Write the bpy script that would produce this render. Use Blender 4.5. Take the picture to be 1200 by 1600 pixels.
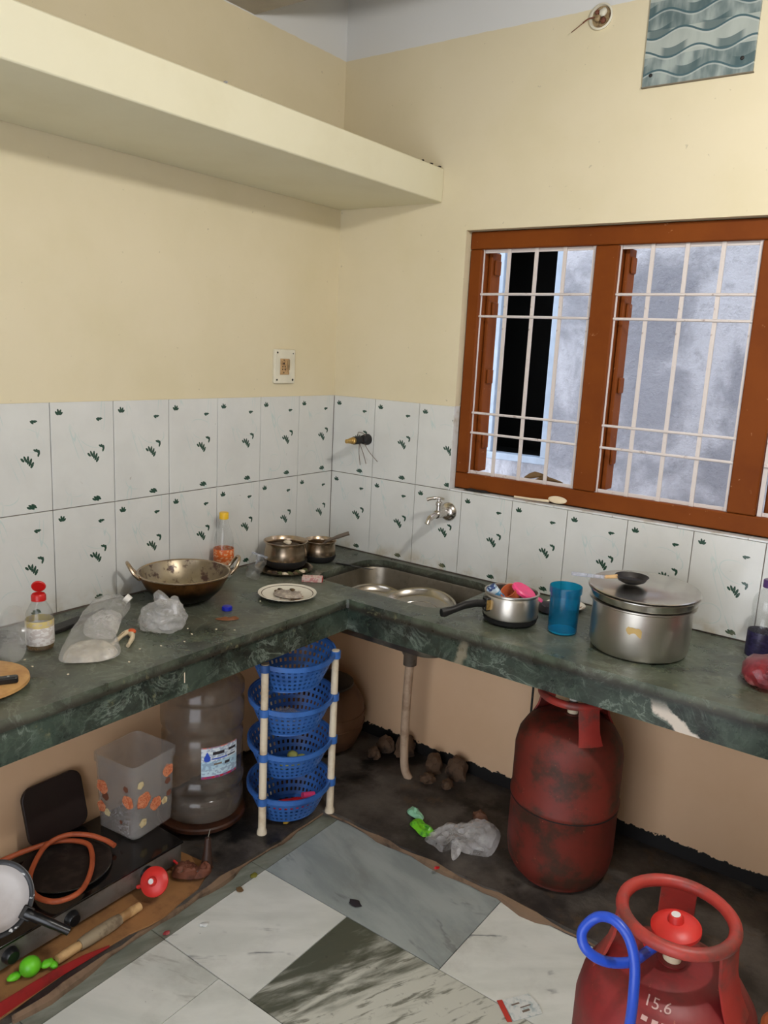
import bpy, bmesh, math, random
from mathutils import Vector, Matrix, noise as mnoise
random.seed(7)
PI = math.pi
scene = bpy.context.scene
COL = scene.collection
for o in list(bpy.data.objects):
    bpy.data.objects.remove(o, do_unlink=True)

# ------------------------------------------------------------------ camera
cam_d = bpy.data.cameras.new('camera')
cam = bpy.data.objects.new('camera', cam_d)
COL.objects.link(cam)
cam_d.sensor_fit = 'VERTICAL'
cam_d.sensor_height = 36.0
cam_d.lens = 1246.44 / 1600 * 36.0
cam_d.clip_start = 0.02
R_ = Vector((0.805126, 0.59105706, 0.04923081))
D_ = Vector((0.15762647, -0.1332159, -0.97847198))
F_ = Vector((-0.57177445, 0.79555331, -0.20042182))
cam.matrix_world = Matrix(((R_.x, -D_.x, -F_.x, 2.00316), (R_.y, -D_.y, -F_.y, -2.41749),
                           (R_.z, -D_.z, -F_.z, 1.5539), (0, 0, 0, 1)))
scene.camera = cam

# ------------------------------------------------------------------ world and exposure
W = bpy.data.worlds.new('sky'); scene.world = W; W.use_nodes = True
bgn = W.node_tree.nodes['Background']
bgn.inputs[0].default_value = (0.88, 0.92, 1.0, 1); bgn.inputs[1].default_value = 4.3
scene.view_settings.view_transform = 'Standard'
scene.view_settings.look = 'None'
scene.view_settings.exposure = -0.17
scene.view_settings.gamma = 1.0
scene.view_settings.use_curve_mapping = False
BULB = (2.1, -1.25, 2.32)
BULB_STRENGTH = 1150.0

# ------------------------------------------------------------------ materials
def S(r, g, b):
    f = lambda c: c / 12.92 if c <= .04045 else ((c + .055) / 1.055) ** 2.4
    return (f(r / 255), f(g / 255), f(b / 255), 1)

MATS = {}
class NT:
    """small wrapper for building node trees"""
    def __init__(s, name):
        s.m = bpy.data.materials.new(name); s.m.use_nodes = True
        s.t = s.m.node_tree; s.n = s.t.nodes; s.bsdf = s.n['Principled BSDF']; s.out = s.n['Material Output']
        MATS[name] = s.m
        s._co = None
    def new(s, typ, **kw):
        n = s.n.new(typ)
        for k, v in kw.items(): setattr(n, k, v)
        return n
    def link(s, a, b): s.t.links.new(a, b)
    def co(s, space='Object'):
        if s._co is None: s._co = s.new('ShaderNodeTexCoord')
        return s._co.outputs[space]
    def pos(s): return s.new('ShaderNodeNewGeometry').outputs['Position']
    def setin(s, sock, v):
        if hasattr(v, 'is_output'): s.link(v, sock)
        else: sock.default_value = v
    def math(s, op, a, b=0.0, clamp=False):
        n = s.new('ShaderNodeMath', operation=op, use_clamp=clamp)
        s.setin(n.inputs[0], a); s.setin(n.inputs[1], b); return n.outputs[0]
    def noise(s, scale, detail=4, rough=.55, vec=None, dist=0.0, stretch=None):
        n = s.new('ShaderNodeTexNoise'); n.inputs['Scale'].default_value = scale
        n.inputs['Detail'].default_value = detail; n.inputs['Roughness'].default_value = rough
        n.inputs['Distortion'].default_value = dist
        v = vec if vec is not None else s.co()
        if stretch:
            m0 = s.new('ShaderNodeMapping'); s.link(v, m0.inputs[0]); m0.inputs['Rotation'].default_value = tuple(-a for a in stretch[1])
            mp = s.new('ShaderNodeMapping'); s.link(m0.outputs[0], mp.inputs[0]); mp.inputs['Scale'].default_value = stretch[0]; v = mp.outputs[0]
        s.link(v, n.inputs['Vector']); return n.outputs['Fac']
    def ramp(s, fac, lo, hi):
        n = s.new('ShaderNodeMapRange'); n.interpolation_type = 'SMOOTHSTEP'
        s.link(fac, n.inputs['Value']); n.inputs['From Min'].default_value = lo; n.inputs['From Max'].default_value = hi
        return n.outputs['Result']
    def mix(s, fac, a, b, blend='MIX'):
        n = s.new('ShaderNodeMix', data_type='RGBA', blend_type=blend)
        s.setin(n.inputs['Factor'], fac); s.setin(n.inputs['A'], a); s.setin(n.inputs['B'], b)
        return n.outputs['Result']
    def sep(s, vec):
        n = s.new('ShaderNodeSeparateXYZ'); s.link(vec, n.inputs[0]); return n.outputs
    def base(s, v): s.setin(s.bsdf.inputs['Base Color'], v)
    def rough(s, v): s.setin(s.bsdf.inputs['Roughness'], v)
    def metal(s, v): s.setin(s.bsdf.inputs['Metallic'], v)
    def bump(s, h, strength=.2, dist=.01):
        b = s.new('ShaderNodeBump'); b.inputs['Strength'].default_value = strength; b.inputs['Distance'].default_value = dist
        s.link(h, b.inputs['Height']); s.link(b.outputs[0], s.bsdf.inputs['Normal'])

def simple(name, col, rough=.5, metal=0, dirt=None, dscale=20, dlo=.45, dhi=.7, bump=0, bscale=60, spec=.5, space='Object'):
    t = NT(name)
    v = t.co(space)
    c = col
    if dirt is not None:
        c = t.mix(t.ramp(t.noise(dscale, 6, .6, v), dlo, dhi), col, dirt)
    else:
        c = t.mix(t.ramp(t.noise(dscale, 4, .5, v), .3, .8), col, tuple(x * .86 for x in col[:3]) + (1,))
    t.base(c); t.rough(rough); t.metal(metal)
    t.bsdf.inputs['Specular IOR Level'].default_value = spec
    if bump: t.bump(t.noise(bscale, 5, .6, v), bump, .004)
    return t.m

def clear_plastic(name, tint, opac=.15, rough=.08, body=(.9, .9, .9, 1), dscale=14, dlo=.35, dhi=.8, ior=1.45):
    """thin clear plastic film or shell: tinted see-through with gloss and a little milky scatter"""
    t = NT(name)
    tr = t.new('ShaderNodeBsdfTransparent'); tr.inputs[0].default_value = tint
    gl = t.new('ShaderNodeBsdfGlossy'); gl.inputs['Roughness'].default_value = rough; gl.inputs[0].default_value = (1, 1, 1, 1)
    lw = t.new('ShaderNodeLayerWeight'); lw.inputs['Blend'].default_value = .5
    frs = t.math('ADD', t.math('MULTIPLY', t.math('POWER', lw.outputs['Facing'], 4.0), .55), .035)
    df = t.new('ShaderNodeBsdfDiffuse'); df.inputs[0].default_value = body
    tl = t.new('ShaderNodeBsdfTranslucent'); tl.inputs[0].default_value = body
    m0 = t.new('ShaderNodeMixShader'); m0.inputs[0].default_value = .4
    t.link(df.outputs[0], m0.inputs[1]); t.link(tl.outputs[0], m0.inputs[2])
    m1 = t.new('ShaderNodeMixShader')
    k = t.ramp(t.noise(dscale, 5, .6), dlo, dhi)
    t.link(t.math('ADD', t.math('MULTIPLY', k, opac), opac * .6, True), m1.inputs[0])
    t.link(tr.outputs[0], m1.inputs[1]); t.link(m0.outputs[0], m1.inputs[2])
    m2 = t.new('ShaderNodeMixShader'); t.link(frs, m2.inputs[0])
    t.link(m1.outputs[0], m2.inputs[1]); t.link(gl.outputs[0], m2.inputs[2])
    t.link(m2.outputs[0], t.out.inputs[0])
    return t.m

CREAM = S(218, 206, 175); PEACH = S(238, 200, 160); WHITEP = S(214, 214, 212)
def wall_mat(name, left):
    t = NT(name); p = t.pos(); x, y, z = t.sep(p)
    n1 = t.noise(3, 5, .6, p); n2 = t.noise(26, 6, .6, p)
    zz = t.math('ADD', z, t.math('MULTIPLY', t.noise(5, 2, .5, p), .012))
    cream = t.mix(t.ramp(n1, .35, .75), CREAM, S(213, 201, 167))
    specks = t.math('MULTIPLY', t.ramp(t.noise(60, 2, .5, p), .74, .8), .45)
    cream = t.mix(specks, cream, S(150, 140, 112))
    c = t.mix(t.ramp(n1, .3, .8), PEACH, S(232, 192, 150))
    c = t.mix(t.math('GREATER_THAN', z, .76), c, S(122, 108, 96))
    c = t.mix(t.math('GREATER_THAN', z, 1.366), c, cream)
    c = t.mix(t.math('GREATER_THAN', t.math('ADD', z, t.math('MULTIPLY', n2, .006)), 2.562), c, WHITEP)
    # black tar skirting with a ragged brushed top
    jag = t.math('ADD', z, t.math('MULTIPLY', t.math('SUBTRACT', t.noise(34, 5, .7, p), .5), .05))
    top = .066 if not left else .035
    c = t.mix(t.math('LESS_THAN', jag, top), c, S(22, 19, 18))
    t.base(c); t.rough(.62); t.bump(n2, .06, .004)
    return t.m
wall_mat('window_wall_paint', False); wall_mat('left_wall_paint', True)
simple('shelf_paint', S(216, 210, 182), .6, dirt=S(210, 203, 173), dscale=4, dlo=.4, dhi=.8, bump=.05)
simple('plain_wall_paint', S(132, 122, 104), .65)
simple('ceiling_paint', S(168, 162, 152), .7)
simple('grout', S(120, 108, 98), .8)

def tile_mat():
    t = NT('leaf_print_tile'); v = t.co()
    mask = None; faint = None
    def shape(cx, cz, a, b, ang):
        mp = t.new('ShaderNodeMapping', vector_type='TEXTURE')
        mp.inputs['Location'].default_value = (cx, 0, cz); mp.inputs['Rotation'].default_value = (0, math.radians(ang), 0)
        mp.inputs['Scale'].default_value = (a, 50, b); t.link(v, mp.inputs[0])
        ln = t.new('ShaderNodeVectorMath', operation='LENGTH'); t.link(mp.outputs[0], ln.inputs[0])
        return ln.outputs['Value']
    w, h = .2, .3
    pet = [(.100, .892, .0032, .0060, 38), (.125, .903, .0032, .0078, 12), (.150, .900, .0032, .0070, -22), (.168, .888, .0030, .0050, -50),
           (.735, .818, .0030, .0056, 52), (.760, .826, .0030, .0062, 66), (.785, .829, .0024, .0052, 80),
           (.770, .566, .0030, .0052, 62), (.800, .562, .0032, .0060, 34), (.822, .548, .0034, .0066, 2), (.815, .528, .0030, .0056, -14),
           (.585, .488, .0034, .0062, 44), (.625, .494, .0034, .0084, 24), (.662, .484, .0036, .0100, -4), (.695, .464, .0038, .0098, -20), (.720, .438, .0040, .0080, -28),
           (.650, .050, .0032, .0064, 62), (.680, .064, .0034, .0074, 62), (.720, .070, .0032, .0066, 64), (.695, .046, .0034, .0070, 66), (.735, .054, .0030, .0060, 66)]
    for cx, cz, a, b, ang in pet:
        k = t.math('LESS_THAN', shape(cx * w, cz * h, a * .98, b * 1.15, -ang), 1.0)
        mask = k if mask is None else t.math('MAXIMUM', mask, k)
    # pale teal swirls printed under the leaves
    for cx, cz, a, b, ang, wd in [(.53, .38, .011, .125, -22, .14), (.30, .80, .008, .05, -14, .2), (.82, .86, .006, .05, 2, .25), (.66, .66, .05, .03, 20, .05), (.36, .2, .034, .03, 10, .06), (.25, .05, .007, .024, 10, .3)]:
        d = t.math('ABSOLUTE', t.math('SUBTRACT', shape(cx * w, cz * h, a, b, ang), 1.0))
        k = t.math('SUBTRACT', 1.0, t.ramp(d, 0.0, wd))
        faint = k if faint is None else t.math('MAXIMUM', faint, k)
    p = t.pos()
    n = t.noise(7, 4, .6, p)
    c = t.mix(t.ramp(n, .3, .8), S(214, 214, 209), S(206, 206, 201))
    c = t.mix(t.math('MULTIPLY', t.math('MULTIPLY', faint, t.ramp(t.noise(11, 2, .5, p), .46, .6)), .6), c, S(176, 200, 196))
    c = t.mix(t.math('MULTIPLY', mask, t.ramp(t.noise(260, 2, .5), .22, .36)), c, S(44, 72, 58))
    # dirt: brown spots and a stained foot above the worktop
    z = t.sep(p)[2]
    low = t.math('MULTIPLY', t.math('SUBTRACT', 1.0, t.ramp(z, .77, .84)), t.ramp(t.noise(9, 4, .6, p), .42, .7))
    c = t.mix(t.math('MULTIPLY', low, .75), c, S(168, 150, 112))
    sp = t.ramp(t.noise(48, 3, .6, p), .72, .76)
    c = t.mix(t.math('MULTIPLY', sp, .45), c, S(120, 104, 84))
    t.base(c); t.rough(.16); t.bsdf.inputs['Specular IOR Level'].default_value = .45
    return t.m
tile_mat()
simple('plain_white_tile', S(220, 222, 220), .25, dirt=S(190, 184, 168), dscale=14)

def green_marble(name, dirt_amt, white_patch=False, cols=(S(20, 28, 25), S(56, 70, 60)), grime=0.0):
    t = NT(name); p = t.pos()
    n = t.noise(6, 8, .62, p, .6)
    c = t.mix(t.ramp(n, .36, .66), *cols)
    vein = t.math('ABSOLUTE', t.math('SUBTRACT', t.noise(8, 8, .66, p, .9), .5))
    k = t.math('MULTIPLY', t.math('SUBTRACT', 1.0, t.ramp(vein, .0, .028)), t.ramp(t.noise(5, 3, .5, p), .4, .62))
    c = t.mix(t.math('MULTIPLY', k, .75), c, S(126, 138, 126))
    vein2 = t.math('ABSOLUTE', t.math('SUBTRACT', t.noise(20, 7, .66, p, .5), .5))
    c = t.mix(t.math('MULTIPLY', t.math('SUBTRACT', 1.0, t.ramp(vein2, .0, .04)), .28), c, S(92, 108, 92))
    if white_patch:
        x, y, z = t.sep(p)
        u = t.math('ADD', x, t.math('MULTIPLY', z, 1.35))
        d = t.math('ADD', t.math('ABSOLUTE', t.math('SUBTRACT', u, 2.46)), t.math('MULTIPLY', t.math('SUBTRACT', t.noise(18, 5, .6, p), .5), .11))
        k = t.math('MULTIPLY', t.math('SUBTRACT', 1.0, t.ramp(d, .022, .036)), t.math('SUBTRACT', 1.0, t.ramp(z, .695, .735)))
        c = t.mix(k, c, S(216, 204, 190))
        d2 = t.math('ADD', t.math('ABSOLUTE', t.math('SUBTRACT', t.math('SUBTRACT', x, t.math('MULTIPLY', z, .3)), .71)), t.math('MULTIPLY', t.math('SUBTRACT', t.noise(30, 5, .6, p), .5), .04))
        c = t.mix(t.math('MULTIPLY', t.math('SUBTRACT', 1.0, t.ramp(d2, .005, .02)), .7), c, S(150, 140, 118))
        top = t.ramp(t.math('ADD', z, t.math('MULTIPLY', t.noise(14, 4, .6, p), .03)), .735, .75)
        c = t.mix(t.math('MULTIPLY', top, .7), c, S(48, 40, 34))
    dn = t.ramp(t.noise(5, 6, .62, p), .3, .75)
    c = t.mix(t.math('MULTIPLY', dn, dirt_amt), c, S(118, 116, 100))
    if not white_patch:
        ze = t.math('ADD', t.sep(p)[2], t.math('MULTIPLY', t.math('SUBTRACT', t.noise(12, 5, .6, p), .5), .03))
        c = t.mix(t.math('MULTIPLY', t.math('SUBTRACT', 1.0, t.ramp(ze, .745, .762)), grime), c, S(40, 34, 28))
        c = t.mix(t.math('MULTIPLY', t.ramp(t.noise(34, 4, .6, p), .62, .72), .45), c, S(132, 130, 96))
    dk = t.ramp(t.noise(16, 6, .6, p), .54, .70)
    c = t.mix(t.math('MULTIPLY', dk, .5), c, S(34, 30, 24))
    t.base(c)
    t.rough(t.mix(dn, (.22, .22, .22, 1), (.5, .5, .5, 1)))
    return t.m
green_marble('green_marble_top', .55, False, (S(36, 43, 38), S(80, 90, 74)), .8); green_marble('green_marble_fascia', .08, True); green_marble('green_marble_left_fascia', .1)

def floor_marble(name, a, b, c3, vs=5, rot=.6, dirt=.35, vein=.5, lo=.35, hi=.68):
    t = NT(name); p = t.pos()
    n = t.noise(vs, 7, .58, p, .3, stretch=((1, 3.2, 1), (0, 0, rot)))
    c = t.mix(t.ramp(n, lo, hi), a, b)
    v = t.math('ABSOLUTE', t.math('SUBTRACT', t.noise(vs * .45, 6, .55, p, .5, stretch=((.6, 2.2, 1), (0, 0, rot))), .5))
    k = t.math('MULTIPLY', t.math('SUBTRACT', 1.0, t.ramp(v, 0, .016)), t.ramp(t.noise(5, 4, .6, p), .5, .62))
    c = t.mix(t.math('MULTIPLY', k, vein), c, c3)
    d = t.ramp(t.noise(5, 7, .65, p), .48, .78)
    c = t.mix(t.math('MULTIPLY', d, dirt), c, S(110, 100, 82))
    sp = t.ramp(t.noise(70, 3, .6, p), .73, .77)
    c = t.mix(t.math('MULTIPLY', sp, .6), c, S(60, 52, 44))
    t.base(c); t.rough(.4)
    return t.m
floor_marble('marble_grey', S(164, 171, 168), S(140, 148, 146), S(92, 98, 98), 4, -.3, .25, .5)
floor_marble('marble_white', S(224, 225, 218), S(208, 210, 202), S(76, 84, 88), 3.5, .7, .3, .8)
floor_marble('marble_pale', S(220, 221, 213), S(204, 207, 199), S(140, 140, 130), 3, .4, .3, .4)
def twotone():
    t = NT('marble_twotone'); p = t.pos(); x, y, z = t.sep(p)
    q = t.math('SUBTRACT', t.math('MULTIPLY', x, .91), t.math('MULTIPLY', y, .41))
    n = t.noise(4.5, 7, .6, p, .3, stretch=((1, 4.5, 1), (0, 0, 1.13)))
    k = t.ramp(t.math('ADD', q, t.math('MULTIPLY', t.math('SUBTRACT', n, .5), .75)), 1.20, 1.42)
    c = t.mix(k, S(84, 86, 72), S(198, 198, 186))
    st = t.math('MULTIPLY', t.ramp(t.noise(9, 6, .6, p, .2, stretch=((1, 5, 1), (0, 0, 1.13))), .54, .64), .75)
    c = t.mix(st, c, S(88, 88, 74))
    c = t.mix(t.math('MULTIPLY', t.ramp(t.noise(40, 4, .6, p), .6, .72), .5), c, S(64, 64, 54))
    t.base(c); t.rough(.4)
twotone()
floor_marble('marble_strip', S(140, 144, 132), S(112, 116, 104), S(92, 84, 68), 8, 1.2, .6, .4)
def platform_mat():
    t = NT('dirty_cement'); p = t.pos()
    c = t.mix(t.ramp(t.noise(5, 8, .66, p), .35, .7), S(44, 39, 36), S(96, 89, 82))
    c = t.mix(t.math('MULTIPLY', t.ramp(t.noise(13, 6, .6, p), .55, .7), .6), c, S(92, 72, 52))
    c = t.mix(t.ramp(t.noise(3.3, 5, .6, p), .56, .66), c, S(16, 14, 13))
    t.base(c); t.rough(.55); t.bump(t.noise(30, 6, .65, p), .4, .008)
platform_mat()
simple('mortar_rim', S(124, 100, 78), .85, dirt=S(52, 40, 32), dscale=12, bump=.6, bscale=40)
simple('rubble_stone', S(100, 76, 56), .9, dirt=S(44, 34, 27), dscale=22, bump=.7, bscale=40)

def outside_mat():
    t = NT('rough_cement_plaster'); p = t.pos()
    n = t.noise(2.6, 7, .62, p, .4); n2 = t.noise(16, 8, .7, p)
    c = t.mix(t.ramp(n, .42, .62), S(212, 216, 228), S(160, 164, 177))
    c = t.mix(t.math('MULTIPLY', t.ramp(n2, .5, .72), .45), c, S(116, 120, 134))
    t.base(c); t.rough(.9); t.bump(n2, .9, .04)
outside_mat()

def brown_paint():
    t = NT('brown_wood_paint'); v = t.co()
    c = t.mix(t.ramp(t.noise(6, 5, .6, v), .3, .8), S(122, 62, 18), S(108, 52, 15))
    c = t.mix(t.math('MULTIPLY', t.ramp(t.noise(50, 4, .6, v), .68, .74), .5), c, S(196, 150, 110))
    t.base(c); t.rough(.55); t.bsdf.inputs['Specular IOR Level'].default_value = .12; t.bump(t.noise(30, 4, .6, v), .06, .004)
brown_paint()
simple('grille_paint', S(214, 204, 198), .45, dirt=S(150, 128, 116), dscale=40, dlo=.6, dhi=.72)
simple('upvc_white', S(176, 194, 216), .4)
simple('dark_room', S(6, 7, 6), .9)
simple('dark_glass', S(40, 52, 66), .06)
simple('teal_cloth', S(70, 120, 116), .8)
simple('black_dirt', S(24, 20, 18), .9)

simple('white_switch_plate', S(222, 216, 196), .35)
simple('aged_socket', S(186, 152, 108), .4, dirt=S(120, 84, 50), dscale=60)
simple('black_hole', S(14, 11, 9), .8)
simple('old_pvc_box', S(150, 128, 92), .6, dirt=S(92, 66, 44), dscale=60)
simple('grey_wire', S(120, 104, 92), .6)

def steel(name, col, rough=.28, dirt=None, amt=.6, lo=.45, hi=.7, scale=20):
    t = NT(name); v = t.co()
    c = t.mix(t.ramp(t.noise(scale, 4, .5, v), .3, .8), col, tuple(x * .9 for x in col[:3]) + (1,))
    r = rough
    if dirt:
        k = t.ramp(t.noise(scale * .8, 7, .62, v), lo, hi)
        c = t.mix(t.math('MULTIPLY', k, amt), c, dirt)
        t.metal(t.math('SUBTRACT', 1.0, t.math('MULTIPLY', k, amt)))
    else: t.metal(1.0)
    t.base(c); t.rough(t.math('ADD', t.math('MULTIPLY', t.noise(scale * .5, 3, .5, v), .06), rough - .03))
    return t.m
steel('steel', S(206, 202, 194), .24)
steel('steel_sink', S(150, 142, 128), .36, S(74, 66, 52), .55)
steel('steel_used', S(190, 170, 146), .26, S(90, 66, 46), .25, .5, .8, 9)
steel('steel_plate_metal', S(176, 170, 160), .22)
steel('aluminium', S(206, 200, 190), .34, S(150, 136, 112), .35, .5, .8, 10)
steel('aluminium_light', S(214, 210, 202), .38)
steel('chrome', S(208, 202, 194), .2, S(120, 104, 88), .3, .5, .75, 40)
def wok_mats():
    t = NT('wok_outside'); z = t.sep(t.co())[2]
    c = t.mix(t.ramp(t.math('ADD', z, t.math('MULTIPLY', t.noise(20, 5, .6), .03)), .055, .095), S(16, 11, 8), S(128, 86, 46))
    c = t.mix(t.ramp(t.noise(14, 6, .6), .5, .75), c, S(44, 28, 16))
    t.base(c); t.metal(.75); t.rough(.34)
    t = NT('wok_inside')
    k = t.ramp(t.noise(18, 7, .68), .52, .62)
    c = t.mix(t.ramp(t.noise(7, 4, .6), .3, .7), S(176, 164, 140), S(138, 122, 98))
    c = t.mix(k, c, S(66, 34, 18))
    t.base(c); t.metal(t.math('SUBTRACT', .85, t.math('MULTIPLY', k, .8))); t.rough(.34)
wok_mats()
simple('black_plastic', S(20, 20, 21), .32, spec=.6)
simple('black_iron', S(24, 22, 22), .5, dirt=S(52, 46, 42), dscale=30)
simple('black_glass', S(14, 13, 13), .12, dirt=S(32, 28, 26), dscale=8)
simple('brushed_stove_steel', S(150, 146, 140), .38, .7, dirt=S(110, 104, 98), dscale=12)
simple('charred', S(14, 12, 11), .7)
simple('food_dark', S(52, 36, 24), .7, dirt=S(110, 88, 58), dscale=60, bump=.6)
simple('food_grey', S(150, 138, 128), .7, dirt=S(190, 178, 160), dscale=50, bump=.6)
simple('food_green', S(74, 78, 40), .6, dirt=S(44, 44, 26), dscale=80)
simple('onion_white', S(226, 212, 186), .5)
def plate_mat():
    t = NT('white_melamine'); v = t.co()
    x, y, z = t.sep(v)
    r = t.math('SQRT', t.math('ADD', t.math('MULTIPLY', x, x), t.math('MULTIPLY', y, y)))
    c = S(224, 218, 202)
    k = t.math('MULTIPLY', t.math('SUBTRACT', 1.0, t.ramp(r, .05, .07)), t.ramp(t.noise(28, 6, .6), .5, .62))
    c = t.mix(k, c, S(150, 100, 58))
    ring = t.math('LESS_THAN', t.math('ABSOLUTE', t.math('SUBTRACT', r, .081)), .0014)
    c = t.mix(ring, c, S(104, 92, 78))
    t.base(c); t.rough(.25)
plate_mat()
simple('red_cap', S(196, 30, 28), .35)
simple('yellow_cap', S(236, 188, 36), .35)
simple('blue_cap_plastic', S(28, 40, 170), .3)
simple('purple_cap', S(74, 44, 100), .3)
simple('white_cap_plastic', S(236, 232, 224), .4)
simple('blue_basket', S(58, 108, 182), .4, dirt=S(44, 86, 152), dscale=10)
simple('cream_pvc', S(226, 212, 186), .45, dirt=S(196, 172, 140), dscale=12)
simple('drain_pvc', S(200, 172, 144), .55, dirt=S(150, 118, 92), dscale=12)
simple('drain_coupling', S(96, 84, 72), .6, dirt=S(58, 48, 40), dscale=20)
simple('brass', S(196, 160, 92), .35, .7, dirt=S(140, 108, 60), dscale=50)
simple('rubber_black', S(26, 24, 23), .6)
clear_plastic('clear_pet', (.93, .94, .94, 1), .07, .08)
clear_plastic('clear_jug', (.78, .75, .70, 1), .26, .14, (.42, .37, .32, 1))
clear_plastic('frosted_box', (.92, .92, .92, 1), .22, .25, (.80, .78, .76, 1), 5)
clear_plastic('film', (.96, .96, .96, 1), .22, .2, (.95, .93, .91, 1), 12)
clear_plastic('film_dense', (.96, .96, .96, 1), .36, .2, (.95, .93, .92, 1), 12)
clear_plastic('film_cloudy', (.96, .96, .96, 1), .18, .22, (.95, .92, .9, 1), 12)
clear_plastic('blue_tumbler_plastic', (.10, .60, .78, 1), .24, .2, (.03, .44, .62, 1), 6)
clear_plastic('milky_film', (.95, .93, .88, 1), .6, .25, (.90, .84, .74, 1), 18)
clear_plastic('amber_oil', (.75, .55, .25, 1), .3, .1, (.5, .33, .12, 1))
clear_plastic('clear_handle', (.86, .88, .95, 1), .35, .2, (.8, .82, .9, 1))
simple('turquoise_base', S(70, 214, 224), .5)
def band_label(name, cols, axis=2, scale=1.0, ncol=None):
    """printed wrapper: coloured bands along an axis with fine blocks of print"""
    t = NT(name); v = t.co(); z = t.sep(v)[axis]
    c = cols[0][1]
    for lim, col in cols[1:]:
        c = t.mix(t.math('GREATER_THAN', z, lim), c, col)
    if ncol:
        vo = t.new('ShaderNodeTexVoronoi'); vo.inputs['Scale'].default_value = 130 * scale
        mp = t.new('ShaderNodeMapping'); mp.inputs['Scale'].default_value = (1, 1, 1.6); t.link(v, mp.inputs[0]); t.link(mp.outputs[0], vo.inputs['Vector'])
        c = t.mix(t.math('MULTIPLY', t.math('GREATER_THAN', t.sep(vo.outputs['Color'])[0], .62), .6), c, ncol)
    t.base(c); t.rough(.4)
band_label('sauce_label', [(0, S(222, 218, 210)), (.018, S(228, 224, 220)), (.062, S(206, 186, 120))], ncol=S(190, 176, 168))
band_label('orange_label', [(0, S(196, 92, 36)), (.075, S(214, 100, 34))], ncol=S(226, 190, 150))
band_label('navy_label', [(0, S(36, 32, 62)), (.05, S(30, 26, 54))], ncol=S(52, 46, 84))
band_label('jug_label', [(-9, S(150, 52, 110)), (-.044, S(190, 214, 226)), (-.02, S(176, 208, 224)), (.005, S(214, 222, 228)), (.048, S(206, 120, 110))], ncol=S(120, 140, 170), scale=.9)
band_label('match_label', [(-9, S(206, 168, 158)), (0.0, S(214, 190, 180))], ncol=S(190, 90, 96), scale=1.2)
band_label('blue_packet', [(-9, S(40, 130, 190)), (.005, S(90, 160, 206)), (.02, S(214, 226, 232)), (.034, S(40, 60, 110))], ncol=S(190, 214, 226))
def flower_box():
    t = NT('flower_print'); v = t.co()
    c = t.mix(t.ramp(t.noise(90, 4, .6, v, 2.0), .4, .62), S(206, 104, 62), S(232, 160, 120))
    c = t.mix(t.ramp(t.noise(120, 3, .6, v, 3.0), .58, .64), c, S(146, 60, 34))
    t.base(c); t.rough(.5)
flower_box()
simple('flower_cream', S(222, 206, 160), .5, dirt=S(190, 160, 110), dscale=90)
simple('flower_brown', S(120, 74, 56), .5)
def cyl_mat(name, a, b, rust, amt, rgh=.45):
    t = NT(name); v = t.co()
    c = t.mix(t.ramp(t.noise(5, 6, .62, v), .35, .7), a, b)
    c = t.mix(t.math('MULTIPLY', t.ramp(t.noise(9, 8, .68, v), .46, .62), amt), c, rust)
    c = t.mix(t.math('MULTIPLY', t.ramp(t.noise(40, 6, .7, v, 1.0), .66, .72), .6), c, S(206, 130, 96))
    t.base(c); t.rough(rgh); t.bump(t.noise(40, 6, .6, v), .12, .004)
cyl_mat('cylinder_red_worn', S(112, 34, 22), S(92, 32, 18), S(58, 34, 20), .95, .6)
cyl_mat('cylinder_red', S(136, 38, 38), S(118, 32, 33), S(84, 33, 28), .55)
cyl_mat('guard_red', S(176, 60, 50), S(156, 48, 42), S(100, 62, 55), .75)
simple('regulator_red', S(214, 50, 44), .4)
simple('print_white', S(206, 168, 160), .6)
simple('sticker_white', S(226, 222, 220), .5)
simple('hose_blue', S(36, 76, 190), .35)
simple('hose_orange', S(186, 92, 54), .5, dirt=S(150, 70, 40), dscale=20)
simple('cardboard', S(158, 112, 66), .85, dirt=S(122, 84, 50), dscale=10)
simple('red_card', S(150, 24, 22), .7, dirt=S(110, 22, 18), dscale=16)
simple('wood_board', S(206, 160, 100), .5, dirt=S(180, 132, 78), dscale=12)
simple('wood_pin', S(206, 168, 116), .55, dirt=S(150, 110, 66), dscale=20)
simple('wood_pin_dirty', S(150, 134, 108), .65, dirt=S(110, 94, 74), dscale=30)
simple('wood_dark', S(58, 36, 26), .5, dirt=S(36, 22, 16), dscale=14)
simple('wood_seat', S(70, 38, 22), .45, dirt=S(44, 24, 15), dscale=14)
simple('board_dark', S(34, 20, 17), .5)
simple('rust_brown', S(110, 62, 42), .7, dirt=S(70, 40, 28), dscale=24)
simple('clay_brown', S(104, 72, 48), .6, dirt=S(78, 52, 34), dscale=8)
simple('clay_cup', S(190, 96, 56), .5, dirt=S(160, 76, 42), dscale=20)
simple('pink_plastic', S(240, 74, 130), .35)
simple('orange_plastic', S(224, 96, 40), .4)
simple('cream_plastic', S(226, 208, 176), .4)
simple('lime_plastic', S(110, 206, 40), .4, dirt=S(90, 176, 36), dscale=20)
simple('green_foil', S(120, 200, 40), .35, dirt=S(60, 130, 50), dscale=40)
simple('mint_foil', S(150, 206, 170), .35, dirt=S(110, 170, 130), dscale=40)
simple('brown_paper', S(110, 74, 54), .8)
simple('paper_white', S(214, 216, 212), .7, dirt=S(160, 176, 178), dscale=60)
simple('paper_red', S(196, 60, 48), .6)
simple('pan_interior', S(202, 196, 192), .4, dirt=S(182, 172, 166), dscale=6)
simple('pan_rim', S(30, 30, 32), .35, dirt=S(206, 206, 204), dscale=34, dlo=.62, dhi=.66)
simple('onion_red', S(150, 56, 60), .45, dirt=S(206, 130, 126), dscale=30)
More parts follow.
